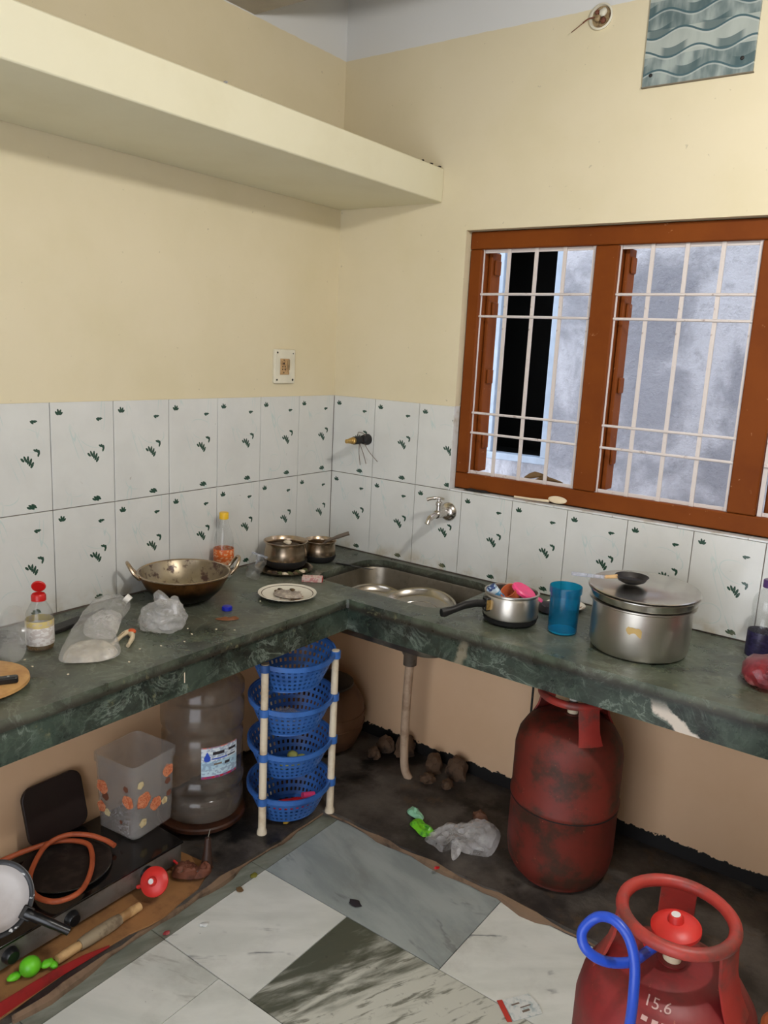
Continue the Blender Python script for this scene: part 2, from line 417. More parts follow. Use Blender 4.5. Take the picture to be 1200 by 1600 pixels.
clear_plastic('red_net', (.75, .25, .28, 1), .3, .3, (.62, .16, .2, 1), 40)
simple('dry_leaf', S(110, 84, 50), .8)
simple('onion_skin', S(120, 72, 40), .6)
simple('tape_tan', S(196, 164, 100), .6)
simple('yellow_peel', S(206, 160, 50), .6)
simple('leaf_bit', S(120, 116, 40), .7)
simple('red_scrap', S(200, 30, 36), .4)
simple('dark_scrap', S(40, 34, 40), .7)
simple('lemon_green', S(176, 178, 96), .6)
def wave_mat():
    t = NT('wave_print_panel'); v = t.co()
    x, y, z = t.sep(v)
    def wave(off, ph): # height of a wave line
        return t.math('ADD', t.math('MULTIPLY', t.math('SINE', t.math('ADD', t.math('MULTIPLY', x, 42.0), ph)), .011), off)
    c = S(150, 166, 164)
    c = t.mix(t.ramp(t.noise(9, 3, .5, v, stretch=((3, 1, 1), (0, 0, 0))), .3, .7), S(92, 108, 109), S(160, 170, 165))
    # flat horizontal bands of dark and pale strips
    b = t.math('FRACT', t.math('MULTIPLY', t.math('ADD', z, 1.0), 7.0))
    c = t.mix(t.math('MULTIPLY', t.math('GREATER_THAN', b, .52), .75), c, S(176, 182, 174))
    for i in range(5):
        zz = t.math('SUBTRACT', z, wave(.028 + .052 * i, i * 1.9))
        sh = t.math('MULTIPLY', t.math('LESS_THAN', t.math('ABSOLUTE', t.math('SUBTRACT', zz, .013)), .011), t.ramp(t.math('SINE', t.math('ADD', t.math('MULTIPLY', x, 42.0), i * 1.9 + 2.6)), -.1, .6))
        c = t.mix(t.math('MULTIPLY', sh, .75), c, S(66, 88, 92))
        c = t.mix(t.math('LESS_THAN', t.math('ABSOLUTE', zz), .0026), c, S(74, 98, 104))
        c = t.mix(t.math('MULTIPLY', t.math('LESS_THAN', t.math('ABSOLUTE', t.math('ADD', zz, .005)), .002), .5), c, S(190, 196, 190))
    t.base(c); t.rough(.25)
wave_mat()
simple('panel_edge', S(120, 110, 92), .7)
def glow(name, col, st):
    t = NT(name)
    e = t.new('ShaderNodeEmission'); e.inputs[0].default_value = col; e.inputs[1].default_value = st
    t.link(e.outputs[0], t.out.inputs[0])
glow('lamp_glow', (1.0, .985, .96, 1), BULB_STRENGTH)

# ------------------------------------------------------------------ mesh helpers
class MB:
    def __init__(s): s.v = []; s.f = []
    def add(s, vs, fs, M=None):
        o = len(s.v)
        s.v += [(M @ Vector(p)) if M else Vector(p) for p in vs]
        s.f += [tuple(i + o for i in f) for f in fs]; return s
    def box(s, x0, x1, y0, y1, z0, z1, M=None):
        vs = [(x0, y0, z0), (x1, y0, z0), (x1, y1, z0), (x0, y1, z0), (x0, y0, z1), (x1, y0, z1), (x1, y1, z1), (x0, y1, z1)]
        return s.add(vs, [(0, 3, 2, 1), (4, 5, 6, 7), (0, 1, 5, 4), (1, 2, 6, 5), (2, 3, 7, 6), (3, 0, 4, 7)], M)
    def lathe(s, prof, n=32, M=None, cap0=True, cap1=True, sx=1, sy=1):
        vs = []; fs = []
        for r, z in prof:
            for i in range(n):
                a = 2 * PI * i / n; vs.append((r * math.cos(a) * sx, r * math.sin(a) * sy, z))
        for k in range(len(prof) - 1):
            for i in range(n):
                j = (i + 1) % n
                fs.append((k * n + i, k * n + j, (k + 1) * n + j, (k + 1) * n + i))
        if cap0: fs.append(tuple(range(n - 1, -1, -1)))
        if cap1: fs.append(tuple((len(prof) - 1) * n + i for i in range(n)))
        return s.add(vs, fs, M)
    def tube(s, pts, r, n=8, closed=False, caps=True):
        pts = [Vector(p) for p in pts]; m = len(pts); vs = []; fs = []
        rr = r if isinstance(r, (list, tuple)) else [r] * m
        up = None
        for k in range(m):
            if closed: t = pts[(k + 1) % m] - pts[k - 1]
            else: t = pts[min(k + 1, m - 1)] - pts[max(k - 1, 0)]
            t.normalize()
            if up is None:
                up = Vector((0, 0, 1)) if abs(t.z) < .9 else Vector((1, 0, 0))
            a = (up - t * up.dot(t)).normalized(); b = t.cross(a); up = a
            for i in range(n):
                q = 2 * PI * i / n; vs.append(pts[k] + (a * math.cos(q) + b * math.sin(q)) * rr[k])
        for k in range(m if closed else m - 1):
            k2 = (k + 1) % m
            for i in range(n):
                j = (i + 1) % n
                fs.append((k * n + i, k * n + j, k2 * n + j, k2 * n + i))
        if caps and not closed:
            fs.append(tuple(range(n - 1, -1, -1))); fs.append(tuple((m - 1) * n + i for i in range(n)))
        return s.add(vs, fs)
    def prism(s, poly, z0, z1, M=None):
        n = len(poly)
        vs = [(x, y, z0) for x, y in poly] + [(x, y, z1) for x, y in poly]
        fs = [tuple(range(n - 1, -1, -1)), tuple(range(n, 2 * n))] + [(i, (i + 1) % n, n + (i + 1) % n, n + i) for i in range(n)]
        return s.add(vs, fs, M)
    def pillow(s, outline, nrm, up, down, rings=7, crumple=.0, freq=30, seed=0, sub=3):
        """closed cushion over a 3-D outline: bags, pouches, wrappers"""
        P = [Vector(p) for p in outline]; n0 = len(P); Q = []
        for i in range(n0):                      # Catmull-Rom refine
            a, b, c, d = P[i - 1], P[i], P[(i + 1) % n0], P[(i + 2) % n0]
            for k in range(sub):
                t = k / sub
                Q.append(.5 * ((2 * b) + (c - a) * t + (2 * a - 5 * b + 4 * c - d) * t * t + (3 * b - a - 3 * c + d) * t ** 3))
        n = len(Q); cen = sum(Q, Vector()) / n; nr = Vector(nrm).normalized(); vs = []; fs = []
        off = Vector((seed * 3.7, seed * 1.3, 0))
        def disp(p, k):
            q = nr * ((abs(mnoise.noise(p * freq + off)) - .22) * -2.4) + .35 * mnoise.noise_vector(p * freq * 1.7 + off) + nr * ((abs(mnoise.noise(p * freq * 2.1 + off)) - .2) * -1.0)
            return q * crumple * k
        for side, th in ((1, up), (-1, down)):
            for k in range(rings):
                f = 1 - k / rings
                for q in Q:
                    p = cen + (q - cen) * f
                    h = th * math.sqrt(max(0, 1 - f ** 3)) * (1 + 6 * crumple / max(th, .004) * .15 * mnoise.noise(p * freq * .6 + off))
                    p = p + nr * h * side
                    if k: p += disp(p, 1 if side > 0 else .25)
                    vs.append(p)
            vs.append(cen + nr * th * side)
        half = rings * n + 1
        for s_ in (0, 1):
            o = s_ * half
            for k in range(rings - 1):
                for i in range(n):
                    j = (i + 1) % n
                    q = (o + k * n + i, o + k * n + j, o + (k + 1) * n + j, o + (k + 1) * n + i)
                    fs.append(q if not s_ else q[::-1])
            for i in range(n):
                j = (i + 1) % n; q = (o + (rings - 1) * n + i, o + (rings - 1) * n + j, o + half - 1)
                fs.append(q if not s_ else q[::-1])
        return s.add(vs, fs)
    def blob(s, c, rad, sub=3, amp=.2, freq=4, seed=0, flat=None, fold=0):
        bm = bmesh.new(); bmesh.ops.create_icosphere(bm, subdivisions=sub, radius=1)
        vs = []
        off = Vector((seed * 5.1, seed * 2.7, seed))
        for v in bm.verts:
            d = 1 + amp * (mnoise.noise(v.co * freq + off) + .5 * mnoise.noise(v.co * freq * 2.2 + off))
            if fold: d += fold * (.5 - 2.2 * abs(mnoise.noise(v.co * freq * 1.3 - off)) - 1.1 * abs(mnoise.noise(v.co * freq * 2.9 + off)))
            p = Vector((v.co.x * rad[0] * d, v.co.y * rad[1] * d, v.co.z * rad[2] * d)) + Vector(c)
            if flat is not None: p.z = max(p.z, flat)
            vs.append(p)
        fs = [tuple(v.index for v in f.verts) for f in bm.faces]; bm.free()
        return s.add(vs, fs)
    def mesh(s, name, mat, smooth=True, merge=True):
        me = bpy.data.meshes.new(name); me.from_pydata([tuple(v) for v in s.v], [], s.f)
        bm = bmesh.new(); bm.from_mesh(me)
        if merge: bmesh.ops.remove_doubles(bm, verts=bm.verts, dist=1e-5)
        bmesh.ops.recalc_face_normals(bm, faces=bm.faces)
        if smooth:
            for f in bm.faces: f.smooth = True
            for e in bm.edges:
                if len(e.link_faces) == 2 and e.calc_face_angle(0) > math.radians(38): e.smooth = False
        bm.to_mesh(me); bm.free()
        me.materials.append(MATS[mat]); return me
    def build(s, name, mat, parent=None, smooth=True, loc=None, rot=None, bevel=0, merge=True):
        o = bpy.data.objects.new(name, s.mesh(name, mat, smooth, merge)); COL.objects.link(o)
        if parent: o.parent = parent
        if loc: o.location = loc
        if rot: o.rotation_euler = rot
        if bevel:
            b = o.modifiers.new('bevel', 'BEVEL'); b.width = bevel; b.segments = 2; b.limit_method = 'ANGLE'; b.angle_limit = math.radians(40)
        return o
def tag(o, label, cat, group=None):
    o['label'] = label; o['category'] = cat
    if group: o['group'] = group
    return o
def struct(o, label=None):
    o['kind'] = 'structure'
    if label: o['label'] = label
    return o
def thing(name, label, cat, loc=(0, 0, 0), rot=(0, 0, 0), group=None):
    o = bpy.data.objects.new(name, None); COL.objects.link(o); o.empty_display_size = .05
    o.location = loc; o.rotation_euler = rot
    return tag(o, label, cat, group)
def sempty(name, label, loc=(0, 0, 0)):
    o = bpy.data.objects.new(name, None); COL.objects.link(o); o.location = loc; o.empty_display_size = .05
    return struct(o, label)
def inst(name, me, parent, loc, rot=(0, 0, 0), scale=None):
    o = bpy.data.objects.new(name, me); COL.objects.link(o); o.parent = parent; o.location = loc; o.rotation_euler = rot
    if scale: o.scale = scale
    return o
def rrect(x0, x1, y0, y1, r, n=8):
    out = []
    for cx, cy, a0 in ((x1 - r, y1 - r, 0), (x0 + r, y1 - r, 90), (x0 + r, y0 + r, 180), (x1 - r, y0 + r, 270)):
        for k in range(n + 1):
            a = math.radians(a0 + 90 * k / n); out.append((cx + r * math.cos(a), cy + r * math.sin(a)))
    return out
def circ(cx, cy, r, n=24, a0=0, a1=2 * PI):
    return [(cx + r * math.cos(a0 + (a1 - a0) * k / n), cy + r * math.sin(a0 + (a1 - a0) * k / n)) for k in range(n)]
def spline(pts, sub=8, closed=False):
    P = [Vector(p) for p in pts]; n = len(P); out = []
    g = (lambda i: P[i % n]) if closed else (lambda i: P[max(0, min(n - 1, i))])
    for i in range(n if closed else n - 1):
        a, b, c, d = g(i - 1), g(i), g(i + 1), g(i + 2)
        for k in range(sub):
            t = k / sub
            out.append(.5 * ((2 * b) + (c - a) * t + (2 * a - 5 * b + 4 * c - d) * t * t + (3 * b - a - 3 * c + d) * t ** 3))
    if not closed: out.append(P[-1].copy())
    return out
def text_mesh(body, size, mat, name, fn, parent, extr=.0):
    """flat lettering whose points are carried onto a surface by fn(x, y)"""
    cu = bpy.data.curves.new('lettering', 'FONT'); cu.body = body; cu.size = size; cu.align_x = 'CENTER'; cu.resolution_u = 3
    ob = bpy.data.objects.new('lettering', cu); COL.objects.link(ob)
    dg = bpy.context.evaluated_depsgraph_get(); me = bpy.data.meshes.new_from_object(ob.evaluated_get(dg))
    bpy.data.objects.remove(ob, do_unlink=True); bpy.data.curves.remove(cu)
    bm = bmesh.new(); bm.from_mesh(me)
    bmesh.ops.subdivide_edges(bm, edges=bm.edges, cuts=1)
    for v in bm.verts: v.co = fn(v.co.x, v.co.y)
    bm.to_mesh(me); bm.free()
    me.materials.clear(); me.materials.append(MATS[mat]); me.name = name
    o = bpy.data.objects.new(name, me); COL.objects.link(o); o.parent = parent
    return o

# ------------------------------------------------------------------ room shell
PL = -.006                                   # plaster sits this much behind the tile faces (window wall at +y, left wall at -x)
XR, YF, CZ = 2.62, -3.05, 2.562
OX0, OX1, OZ0, OZ1 = .545, 2.04, 1.075, 1.957       # window opening
m = MB()
y0, y1 = .006, .135
m.box(-.2, OX0, y0, y1, -.3, 3.0); m.box(OX1, XR + .1, y0, y1, -.3, 3.0)
m.box(OX0, OX1, y0, y1, -.3, OZ0 - .004); m.box(OX0, OX1, y0, y1, OZ1, 3.0)
wall_back = struct(m.build('wall_back', 'window_wall_paint', smooth=False, merge=False), 'cream painted window wall, peach below the worktop')
wall_left = struct(MB().box(-.2, -.006, YF, .135, -.3, 3.0).build('wall_left', 'left_wall_paint', smooth=False), 'cream painted wall with the loft shelf')
struct(MB().box(XR, XR + .1, YF, 0, -.3, 3.0).build('wall_right', 'plain_wall_paint', smooth=False))
m = MB(); DX0, DX1, DZ1 = .75, 2.45, 2.15          # unseen wide doorway, added behind the camera to let in fill daylight
m.box(-.2, DX0, YF - .1, YF, -.3, 3.0); m.box(DX1, XR + .1, YF - .1, YF, -.3, 3.0); m.box(DX0, DX1, YF - .1, YF, DZ1, 3.0)
struct(m.build('wall_front', 'plain_wall_paint', smooth=False, merge=False))
m = MB(); m.box(DX0, DX0 + .06, YF - .09, YF + .012, 0, DZ1); m.box(DX1 - .06, DX1, YF - .09, YF + .012, 0, DZ1); m.box(DX0 + .06, DX1 - .06, YF - .09, YF + .012, DZ1 - .06, DZ1)
struct(m.build('added_doorway', 'brown_wood_paint', smooth=False, merge=False), 'added brown doorway behind the camera, open for fill daylight')
m = MB(); m.box(-.2, XR + .1, YF - .1, -.453, CZ, 3.0); m.box(-.2, XR + .1, -.453, .3, 2.86, 3.0)
struct(m.build('ceiling', 'ceiling_paint', smooth=False, merge=False))
floor = struct(MB().box(-.2, XR + .1, YF - .1, .3, -.3, -.012).build('floor', 'grout', smooth=False))
struct(MB().box(-.006, .441, YF, .006, 2.05, 2.16).build('trim_1', 'shelf_paint', bevel=.004), 'cream concrete loft shelf running along the left wall')
# under-counter plinth of rough dark cement with a ragged mortar edge
def ragged(a, b, amp, n, seed):
    out = []
    for k in range(n + 1):
        t = k / n; p = Vector(a).lerp(Vector(b), t)
        d = Vector((b[1] - a[1], a[0] - b[0])).normalized()
        out.append(p + d * amp * (mnoise.noise(Vector((t * 9 + seed, seed, 0))) + .5 * mnoise.noise(Vector((t * 31, seed, 3)))))
    return out
eL = ragged((.455, YF), (.455, -.53), .022, 60, 2); eR = ragged((.47, -.52), (XR, -.535), .022, 50, 5)
poly = [(-.006, YF)] + [tuple(p) for p in eL] + [tuple(p) for p in eR] + [(XR, .006), (-.006, .006)]
bm = bmesh.new(); vs = [bm.verts.new((x, y, .02)) for x, y in poly]; bm.faces.new(vs)
r_ = bmesh.ops.extrude_face_region(bm, geom=bm.faces[:])
for v in r_['geom']:
    if isinstance(v, bmesh.types.BMVert): v.co.z = -.05
bmesh.ops.recalc_face_normals(bm, faces=bm.faces); bmesh.ops.triangulate(bm, faces=[f for f in bm.faces if len(f.verts) > 4])
me = bpy.data.meshes.new('plinth'); bm.to_mesh(me); bm.free(); me.materials.append(MATS['dirty_cement'])
pl = bpy.data.objects.new('trim_2', me); COL.objects.link(pl); struct(pl, 'dark dirty cement plinth under the worktop')
for edge, sd in ((eL[34:], 1), (eR[:40], 2)):
    m = MB(); pts = [(p.x, p.y, .006) for p in edge]
    m.tube(pts, [.003 + .022 * max(0, mnoise.noise(Vector((i * .29, sd * 7.3, 0))) + .12) for i in range(len(pts))], 6)
    o = m.build('mortar_edge', 'mortar_rim', pl)
# marble floor slabs, each a piece
def slab(x0, x1, y0, y1, mat):
    g = .0012
    o = MB().box(x0 + g, x1 - g, y0 + g, y1 - g, -.02, random.uniform(-.0008, .0006)).build('marble_slab', mat, floor, smooth=False)
slab(.51, 1.13, -.86, -.40, 'marble_grey'); slab(1.13, 1.75, -.86, -.40, 'marble_white'); slab(1.75, 2.37, -.86, -.40, 'marble_pale'); slab(2.37, 2.62, -.86, -.40, 'marble_white')
slab(.51, .826, -1.235, -.86, 'marble_white'); slab(.826, 1.452, -1.235, -.86, 'marble_twotone'); slab(1.452, 2.08, -1.235, -.86, 'marble_pale'); slab(2.08, 2.62, -1.235, -.86, 'marble_twotone')
for yy, xs in ((-1.235, [.51, .72, 1.13, 1.75, 2.37, 2.62]), (-1.61, [.51, 1.0, 1.6, 2.2, 2.62]), (-1.985, [.51, .9, 1.5, 2.1, 2.62]), (-2.36, [.51, 1.1, 1.7, 2.3, 2.62]), (-2.735, [.51, .9, 1.5, 2.1, 2.62])):
    for a, b in zip(xs[:-1], xs[1:]):
        slab(a, b, yy - .375, yy, random.choice(['marble_white', 'marble_pale', 'marble_pale', 'marble_grey']) if yy < -1.3 else ['marble_pale', 'marble_white', 'marble_white', 'marble_pale', 'marble_grey'][xs.index(a)])
for a, b in ((-.86, -.40), (-1.235, -.86), (-1.61, -1.235), (-1.985, -1.61), (-2.6, -1.985), (-3.1, -2.6)):
    slab(.40, .51, a, b, 'marble_strip')

# wall tiles, one object each, shared meshes
def tile_mesh(w, h, name='wall_tile'):
    g, t, b = .0012, .0062, .0006
    m = MB()
    vs = [(g, 0 + t, g), (w - g, t, g), (w - g, t, h - g), (g, t, h - g), (g, b, g), (w - g, b, g), (w - g, b, h - g), (g, b, h - g),
          (g + b, 0, g + b), (w - g - b, 0, g + b), (w - g - b, 0, h - g - b), (g + b, 0, h - g - b)]
    fs = [(8, 9, 10, 11)]
    for a in range(4):
        c = (a + 1) % 4
        fs += [(4 + a, 4 + c, 8 + c, 8 + a), (a, c, 4 + c, 4 + a)]
    m.add(vs, fs); return m.mesh(name, 'leaf_print_tile', smooth=False)
TW, TH = .2, .298
T0 = tile_mesh(TW, TH); TP = tile_mesh(.145, TH)
for r in range(2):
    z = 1.07 - TH + r * TH
    for k in range(13):
        inst('wall_tile', T0, wall_left, (0, -(k + 1) * TW, z), (0, 0, PI / 2))
    for j in range(13 if r == 0 else 2):
        inst('wall_tile', T0, wall_back, (j * TW, 0, z))
inst('wall_tile', TP, wall_back, (.4, 0, 1.07))
TE = MB().box(0, .03, -.006, 0, 0, .298).mesh('reveal_tile', 'plain_white_tile', False)
inst('reveal_tile', MB().box(0, .003, 0, .036, 0, .297).mesh('reveal_tile', 'plain_white_tile', False), wall_back, (.5435, .001, 1.071))
SM = MB().box(.001, .199, 0, .036, 0, .005).mesh('sill_tile', 'plain_white_tile', False)
for k in range(7): inst('sill_tile', SM, wall_back, (.55 + k * .2, .0005, 1.0705))

# ------------------------------------------------------------------ window with grille
win = sempty('window_1', 'brown painted wooden window frame with white iron grille', (0, 0, 0))
FY0, FY1 = .036, .118
def wbar(name, x0, x1, z0, z1, ya=FY0, yb=FY1):
    return MB().box(x0, x1, ya, yb, z0, z1).build(name, 'brown_wood_paint', win, bevel=.004)
wbar('frame_rail', .546, 2.038, 1.898, 1.955); wbar('frame_rail', .546, 2.038, 1.078, 1.133)
wbar('frame_post', .548, .592, 1.134, 1.897); wbar('frame_post', .993, 1.068, 1.134, 1.897); wbar('frame_post', 1.473, 1.552, 1.134, 1.897); wbar('frame_post', 1.985, 2.037, 1.134, 1.897)
SASH = ((.585, .99), (1.062, 1.473), (1.556, 1.985))
for a, b in SASH:                       # rebate strips and hinge blocks on the side one can see into
    wbar('rebate_strip', a + .008, a + .022, 1.136, 1.895, .085, .150)
    for zz in (1.22, 1.45, 1.68, 1.82):
        wbar('hinge_block', a + .0225, a + .030, zz, zz + .05, .10, .14)
gm_v = MB().box(-.006, .006, .050, .055, 1.126, 1.903).mesh('grille_bar', 'grille_paint', False)
for a, b in SASH:
    gr = bpy.data.objects.new('grille', None); COL.objects.link(gr); gr.parent = win; gr.empty_display_size = .05
    gr['label'] = 'dirty white iron bar grille'
    n = 4
    for k in range(n + 1):
        x = a + .004 + (b - a - .008) * k / n
        inst('grille_bar', gm_v, gr, (x, 0, 0))
    for z in (1.752, 1.679, 1.349, 1.279):
        MB().tube([(a, .047, z), (b, .047, z)], .0042, 6).build('grille_rod', 'grille_paint', gr)
    for z in (1.138, 1.893):
        MB().box(a + .0105, b - .0105, .0562, .0602, z - .006, z + .006).build('grille_rod', 'grille_paint', gr, smooth=False)

# outside: neighbour's plaster wall over a narrow gap
NY = 1.0
m = MB(); nx0, nx1, nz0, nz1 = -.10, .452, 1.06, 2.3
m.box(-3, nx0, NY, NY + .15, -1, 3.3); m.box(nx1, 5, NY, NY + .15, -1, 3.3); m.box(nx0, nx1, NY, NY + .15, -1, nz0); m.box(nx0, nx1, NY, NY + .15, nz1, 3.3)
struct(m.build('wall_outside', 'rough_cement_plaster', smooth=False, merge=False), 'grey plastered wall of the next house beyond the window')
struct(MB().box(-3, 5, .14, NY, -1.1, -1).build('trim_3', 'rough_cement_plaster', smooth=False), 'ground of the gap outside')
w2 = sempty('window_2', 'white plastic window of the next house standing open on a dark room')
for a, b, c, d, ya in ((nx0, nx1, nz0, nz0 + .032, -.004), (nx0, nx0 + .04, nz0 + .032, nz1, -.004), (.424, nx1, nz0 + .032, nz1, -.004), (nx0, nx1, nz1 - .04, nz1, -.021)):
    MB().box(a, b, NY + ya, NY + .06, c, d).build('frame_rail', 'upvc_white', w2, bevel=.003)
MB().box(.135, .163, NY - .002, NY + .05, nz0 + .033, nz1 - .041).build('sash_stile', 'upvc_white', w2, bevel=.003)
MB().box(nx0 + .041, .129, NY + .02, NY + .026, nz0 + .033, nz1 - .041).build('pane', 'dark_glass', w2, smooth=False)
MB().tube([(.095, NY - .03, 1.72), (.095, NY - .03, 1.92)], .014, 10).build('white_pipe', 'upvc_white', w2)
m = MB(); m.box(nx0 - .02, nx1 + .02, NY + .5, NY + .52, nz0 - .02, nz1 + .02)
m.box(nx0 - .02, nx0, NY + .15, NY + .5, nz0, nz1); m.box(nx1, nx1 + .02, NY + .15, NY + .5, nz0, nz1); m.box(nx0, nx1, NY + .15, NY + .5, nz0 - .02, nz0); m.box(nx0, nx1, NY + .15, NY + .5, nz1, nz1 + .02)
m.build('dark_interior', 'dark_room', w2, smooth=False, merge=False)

# ------------------------------------------------------------------ worktop
SX0, SX1, SY0, SY1 = .250, .785, -.400, -.034
cnt = thing('kitchen_worktop', 'L-shaped dark green marble worktop with deep front edge', 'worktop')
XE, YE = 2.6, -3.0
outer = [(.004, -.004), (.004, YE)] + [tuple(p) for p in ragged((.505, YE), (.505, -.512), .004, 70, 9)] + [tuple(p) for p in ragged((.512, -.507), (XE, -.497), .004, 60, 8)] + [(XE, -.004)]
hole = rrect(SX0, SX1, SY0, SY1, .085)
bm = bmesh.new()
def loop(pts, z):
    vs = [bm.verts.new((x, y, z)) for x, y in pts]
    return vs, [bm.edges.new((vs[i], vs[(i + 1) % len(vs)])) for i in range(len(vs))]
TZ, BZ = .77, .742
a1, ea = loop(outer, TZ); b1, eb = loop(hole, TZ); bmesh.ops.triangle_fill(bm, edges=ea + eb, use_beauty=True)
a2, ea2 = loop(outer, BZ); b2, eb2 = loop(hole, BZ); bmesh.ops.triangle_fill(bm, edges=ea2 + eb2, use_beauty=True)
for p, q in ((a1, a2), (b1, b2)):
    for i in range(len(p)):
        j = (i + 1) % len(p); bm.faces.new((p[i], p[j], q[j], q[i]))
bmesh.ops.recalc_face_normals(bm, faces=bm.faces)
me = bpy.data.meshes.new('top_slab'); bm.to_mesh(me); bm.free(); me.materials.append(MATS['green_marble_top'])
o = bpy.data.objects.new('top_slab', me); COL.objects.link(o); o.parent = cnt
MB().box(.465, .492, YE, -.4745, .660, .7415).build('front_fascia', 'green_marble_left_fascia', cnt, smooth=False)
MB().box(.465, XE, -.487, -.46, .660, .7415).build('front_fascia', 'green_marble_fascia', cnt, smooth=False)
MB().box(.006, .03, YE, -.006, .700, .7415).build('bearer', 'drain_coupling', cnt, smooth=False)
# sink bowl
sk = thing('steel_sink', 'dull stainless steel sink sunk into the green worktop', 'sink')
m = MB()
def rr(d, z, r): return [(x, y, z) for x, y in rrect(SX0 + d, SX1 - d, SY0 + d, SY1 - d, r, 8)]
rings = [rr(-.012, .7415, .095), rr(-.001, .7415, .085), rr(.001, .735, .085), rr(.010, .62, .08), rr(.022, .592, .07), rr(.05, .582, .05)]
n = len(rings[0]); vs = [p for r in rings for p in r]; fs = []
for k in range(len(rings) - 1):
    for i in range(n):
        j = (i + 1) % n; fs.append((k * n + i, k * n + j, (k + 1) * n + j, (k + 1) * n + i))
fs.append(tuple((len(rings) - 1) * n + i for i in range(n)))
m.add(vs, fs); m.build('bowl', 'steel_sink', sk)
MB().lathe([(.0, .5835), (.035, .5835), (.04, .586), (.044, .583)], 24, Matrix.Translation((.52, -.2, 0)), False, False).build('drain_strainer', 'chrome', sk)

# drain pipe
dp = thing('drain_pipe', 'beige plastic drain pipe hanging below the sink', 'pipe', (.535, -.17, 0))
MB().lathe([(.016, .57), (.030, .57), (.030, .50), (.024, .49), (.024, .455), (.016, .455)], 20).build('coupling', 'drain_coupling', dp)
MB().tube(spline([(0, 0, .47), (-.006, .002, .32), (-.004, 0, .16), (.006, -.004, .06), (.022, .004, .016)], 6), .0155, 12).build('pipe', 'drain_pvc', dp)

# ------------------------------------------------------------------ taps and wall fittings
tp = thing('wall_tap', 'chrome wall tap with lever above the sink', 'tap', (.552, 0, .993))
RX = Matrix.Rotation(PI / 2, 4, 'X')       # +z -> -y
MB().lathe([(.012, .0), (.033, .0), (.034, .006), (.028, .016), (.014, .022)], 28, RX).build('flange', 'chrome', tp)
MB().lathe([(.011, .016), (.0145, .03), (.012, .034), (.012, .05), (.015, .052), (.015, .085), (.011, .09)], 20, RX).build('body', 'chrome', tp)
MB().tube(spline([(0, -.07, 0), (0, -.10, -.002), (0, -.128, -.010), (0, -.140, -.026)], 6), [.011] * 12 + [.009] * 7, 14).build('spout', 'chrome', tp)
MB().lathe([(.009, .008), (.0095, .03), (.012, .033), (.012, .042), (.007, .046), (.007, .054)], 18, Matrix.Translation((0, -.07, 0))).build('spindle', 'chrome', tp)
MB().tube(spline([(.018, -.066, .055), (0, -.070, .057), (-.02, -.085, .055), (-.034, -.098, .050)], 5), [.005] * 8 + [.0065] * 8, 10).build('lever', 'chrome', tp)
sp = thing('pipe_stub', 'capped brass and black pipe stub with loose wires in the tiles', 'pipe fitting', (.172, 0, 1.213))
MB().lathe([(.0, .0), (.021, .0), (.021, .012), (.017, .03), (.011, .034)], 20, RX, False).build('collar', 'rubber_black', sp)
MB().lathe([(.009, .034), (.011, .05), (.015, .052), (.015, .085), (.0, .085)], 18, RX).build('socket', 'rubber_black', sp)
MB().lathe([(.013, .085), (.013, .095), (.010, .097), (.011, .103), (.009, .106), (.010, .112), (.008, .116), (.008, .128), (.0, .128)], 16, RX, True, False).build('thread', 'brass', sp)
for a, b, c in (((.0, -.05, -.012), (-.008, -.04, -.05), (-.022, -.012, -.10)), ((.0, -.05, -.012), (.008, -.035, -.05), (.006, -.012, -.092)), ((.01, -.03, -.014), (.03, -.03, -.04), (.06, -.012, -.078)), ((0, -.06, .012), (-.008, -.05, .028), (0, -.035, .026)), ((0, -.035, .026), (.008, -.03, .02), (.004, -.02, .008))):
    MB().tube(spline([a, b, c], 6), .0014, 5).build('wire', 'grey_wire', sp)

so = thing('power_socket', 'cream switch plate with an aged brown socket on the left wall', 'socket', (-.006, -.288, 1.474))
m = MB().prism(rrect(-.052, .052, -.060, .060, .006, 3), 0, .012)
RY = Matrix(((0, 0, 1), (1, 0, 0), (0, 1, 0))).to_4x4()      # local (x,y,z) -> (y... ) x->y, y->z, z->x
m.v = [RY @ v for v in m.v]; m.build('plate', 'white_switch_plate', so, bevel=.002)
m = MB().box(-.026, .020, -.029, .027, .0121, .0145); m.v = [RY @ v for v in m.v]; m.build('outlet', 'aged_socket', so, bevel=.001)
m = MB().box(.009, .018, -.012, .024, .0148, .019); m.v = [RY @ v for v in m.v]; m.build('rocker', 'old_pvc_box', so, bevel=.001)
for x, z, r in ((-.009, .010, .0034), (-.015, -.001, .0026), (-.003, -.001, .0026), (-.015, -.010, .0028), (-.003, -.010, .0028), (-.009, .022, .0024), (-.009, -.022, .0024)):
    m = MB().lathe([(r, .0146), (r, .0152)], 10, Matrix.Translation((x, z, 0))); m.v = [RY @ v for v in m.v]; m.build('pin_hole', 'black_hole', so)
for x, z, r in ((-.040, .048, .0036), (.040, .046, .0022), (-.041, -.047, .0036), (.040, -.047, .0042)):
    m = MB().lathe([(r, .0122), (r, .0128)], 10, Matrix.Translation((x, z, 0))); m.v = [RY @ v for v in m.v]; m.build('screw_hole', 'black_hole', so)

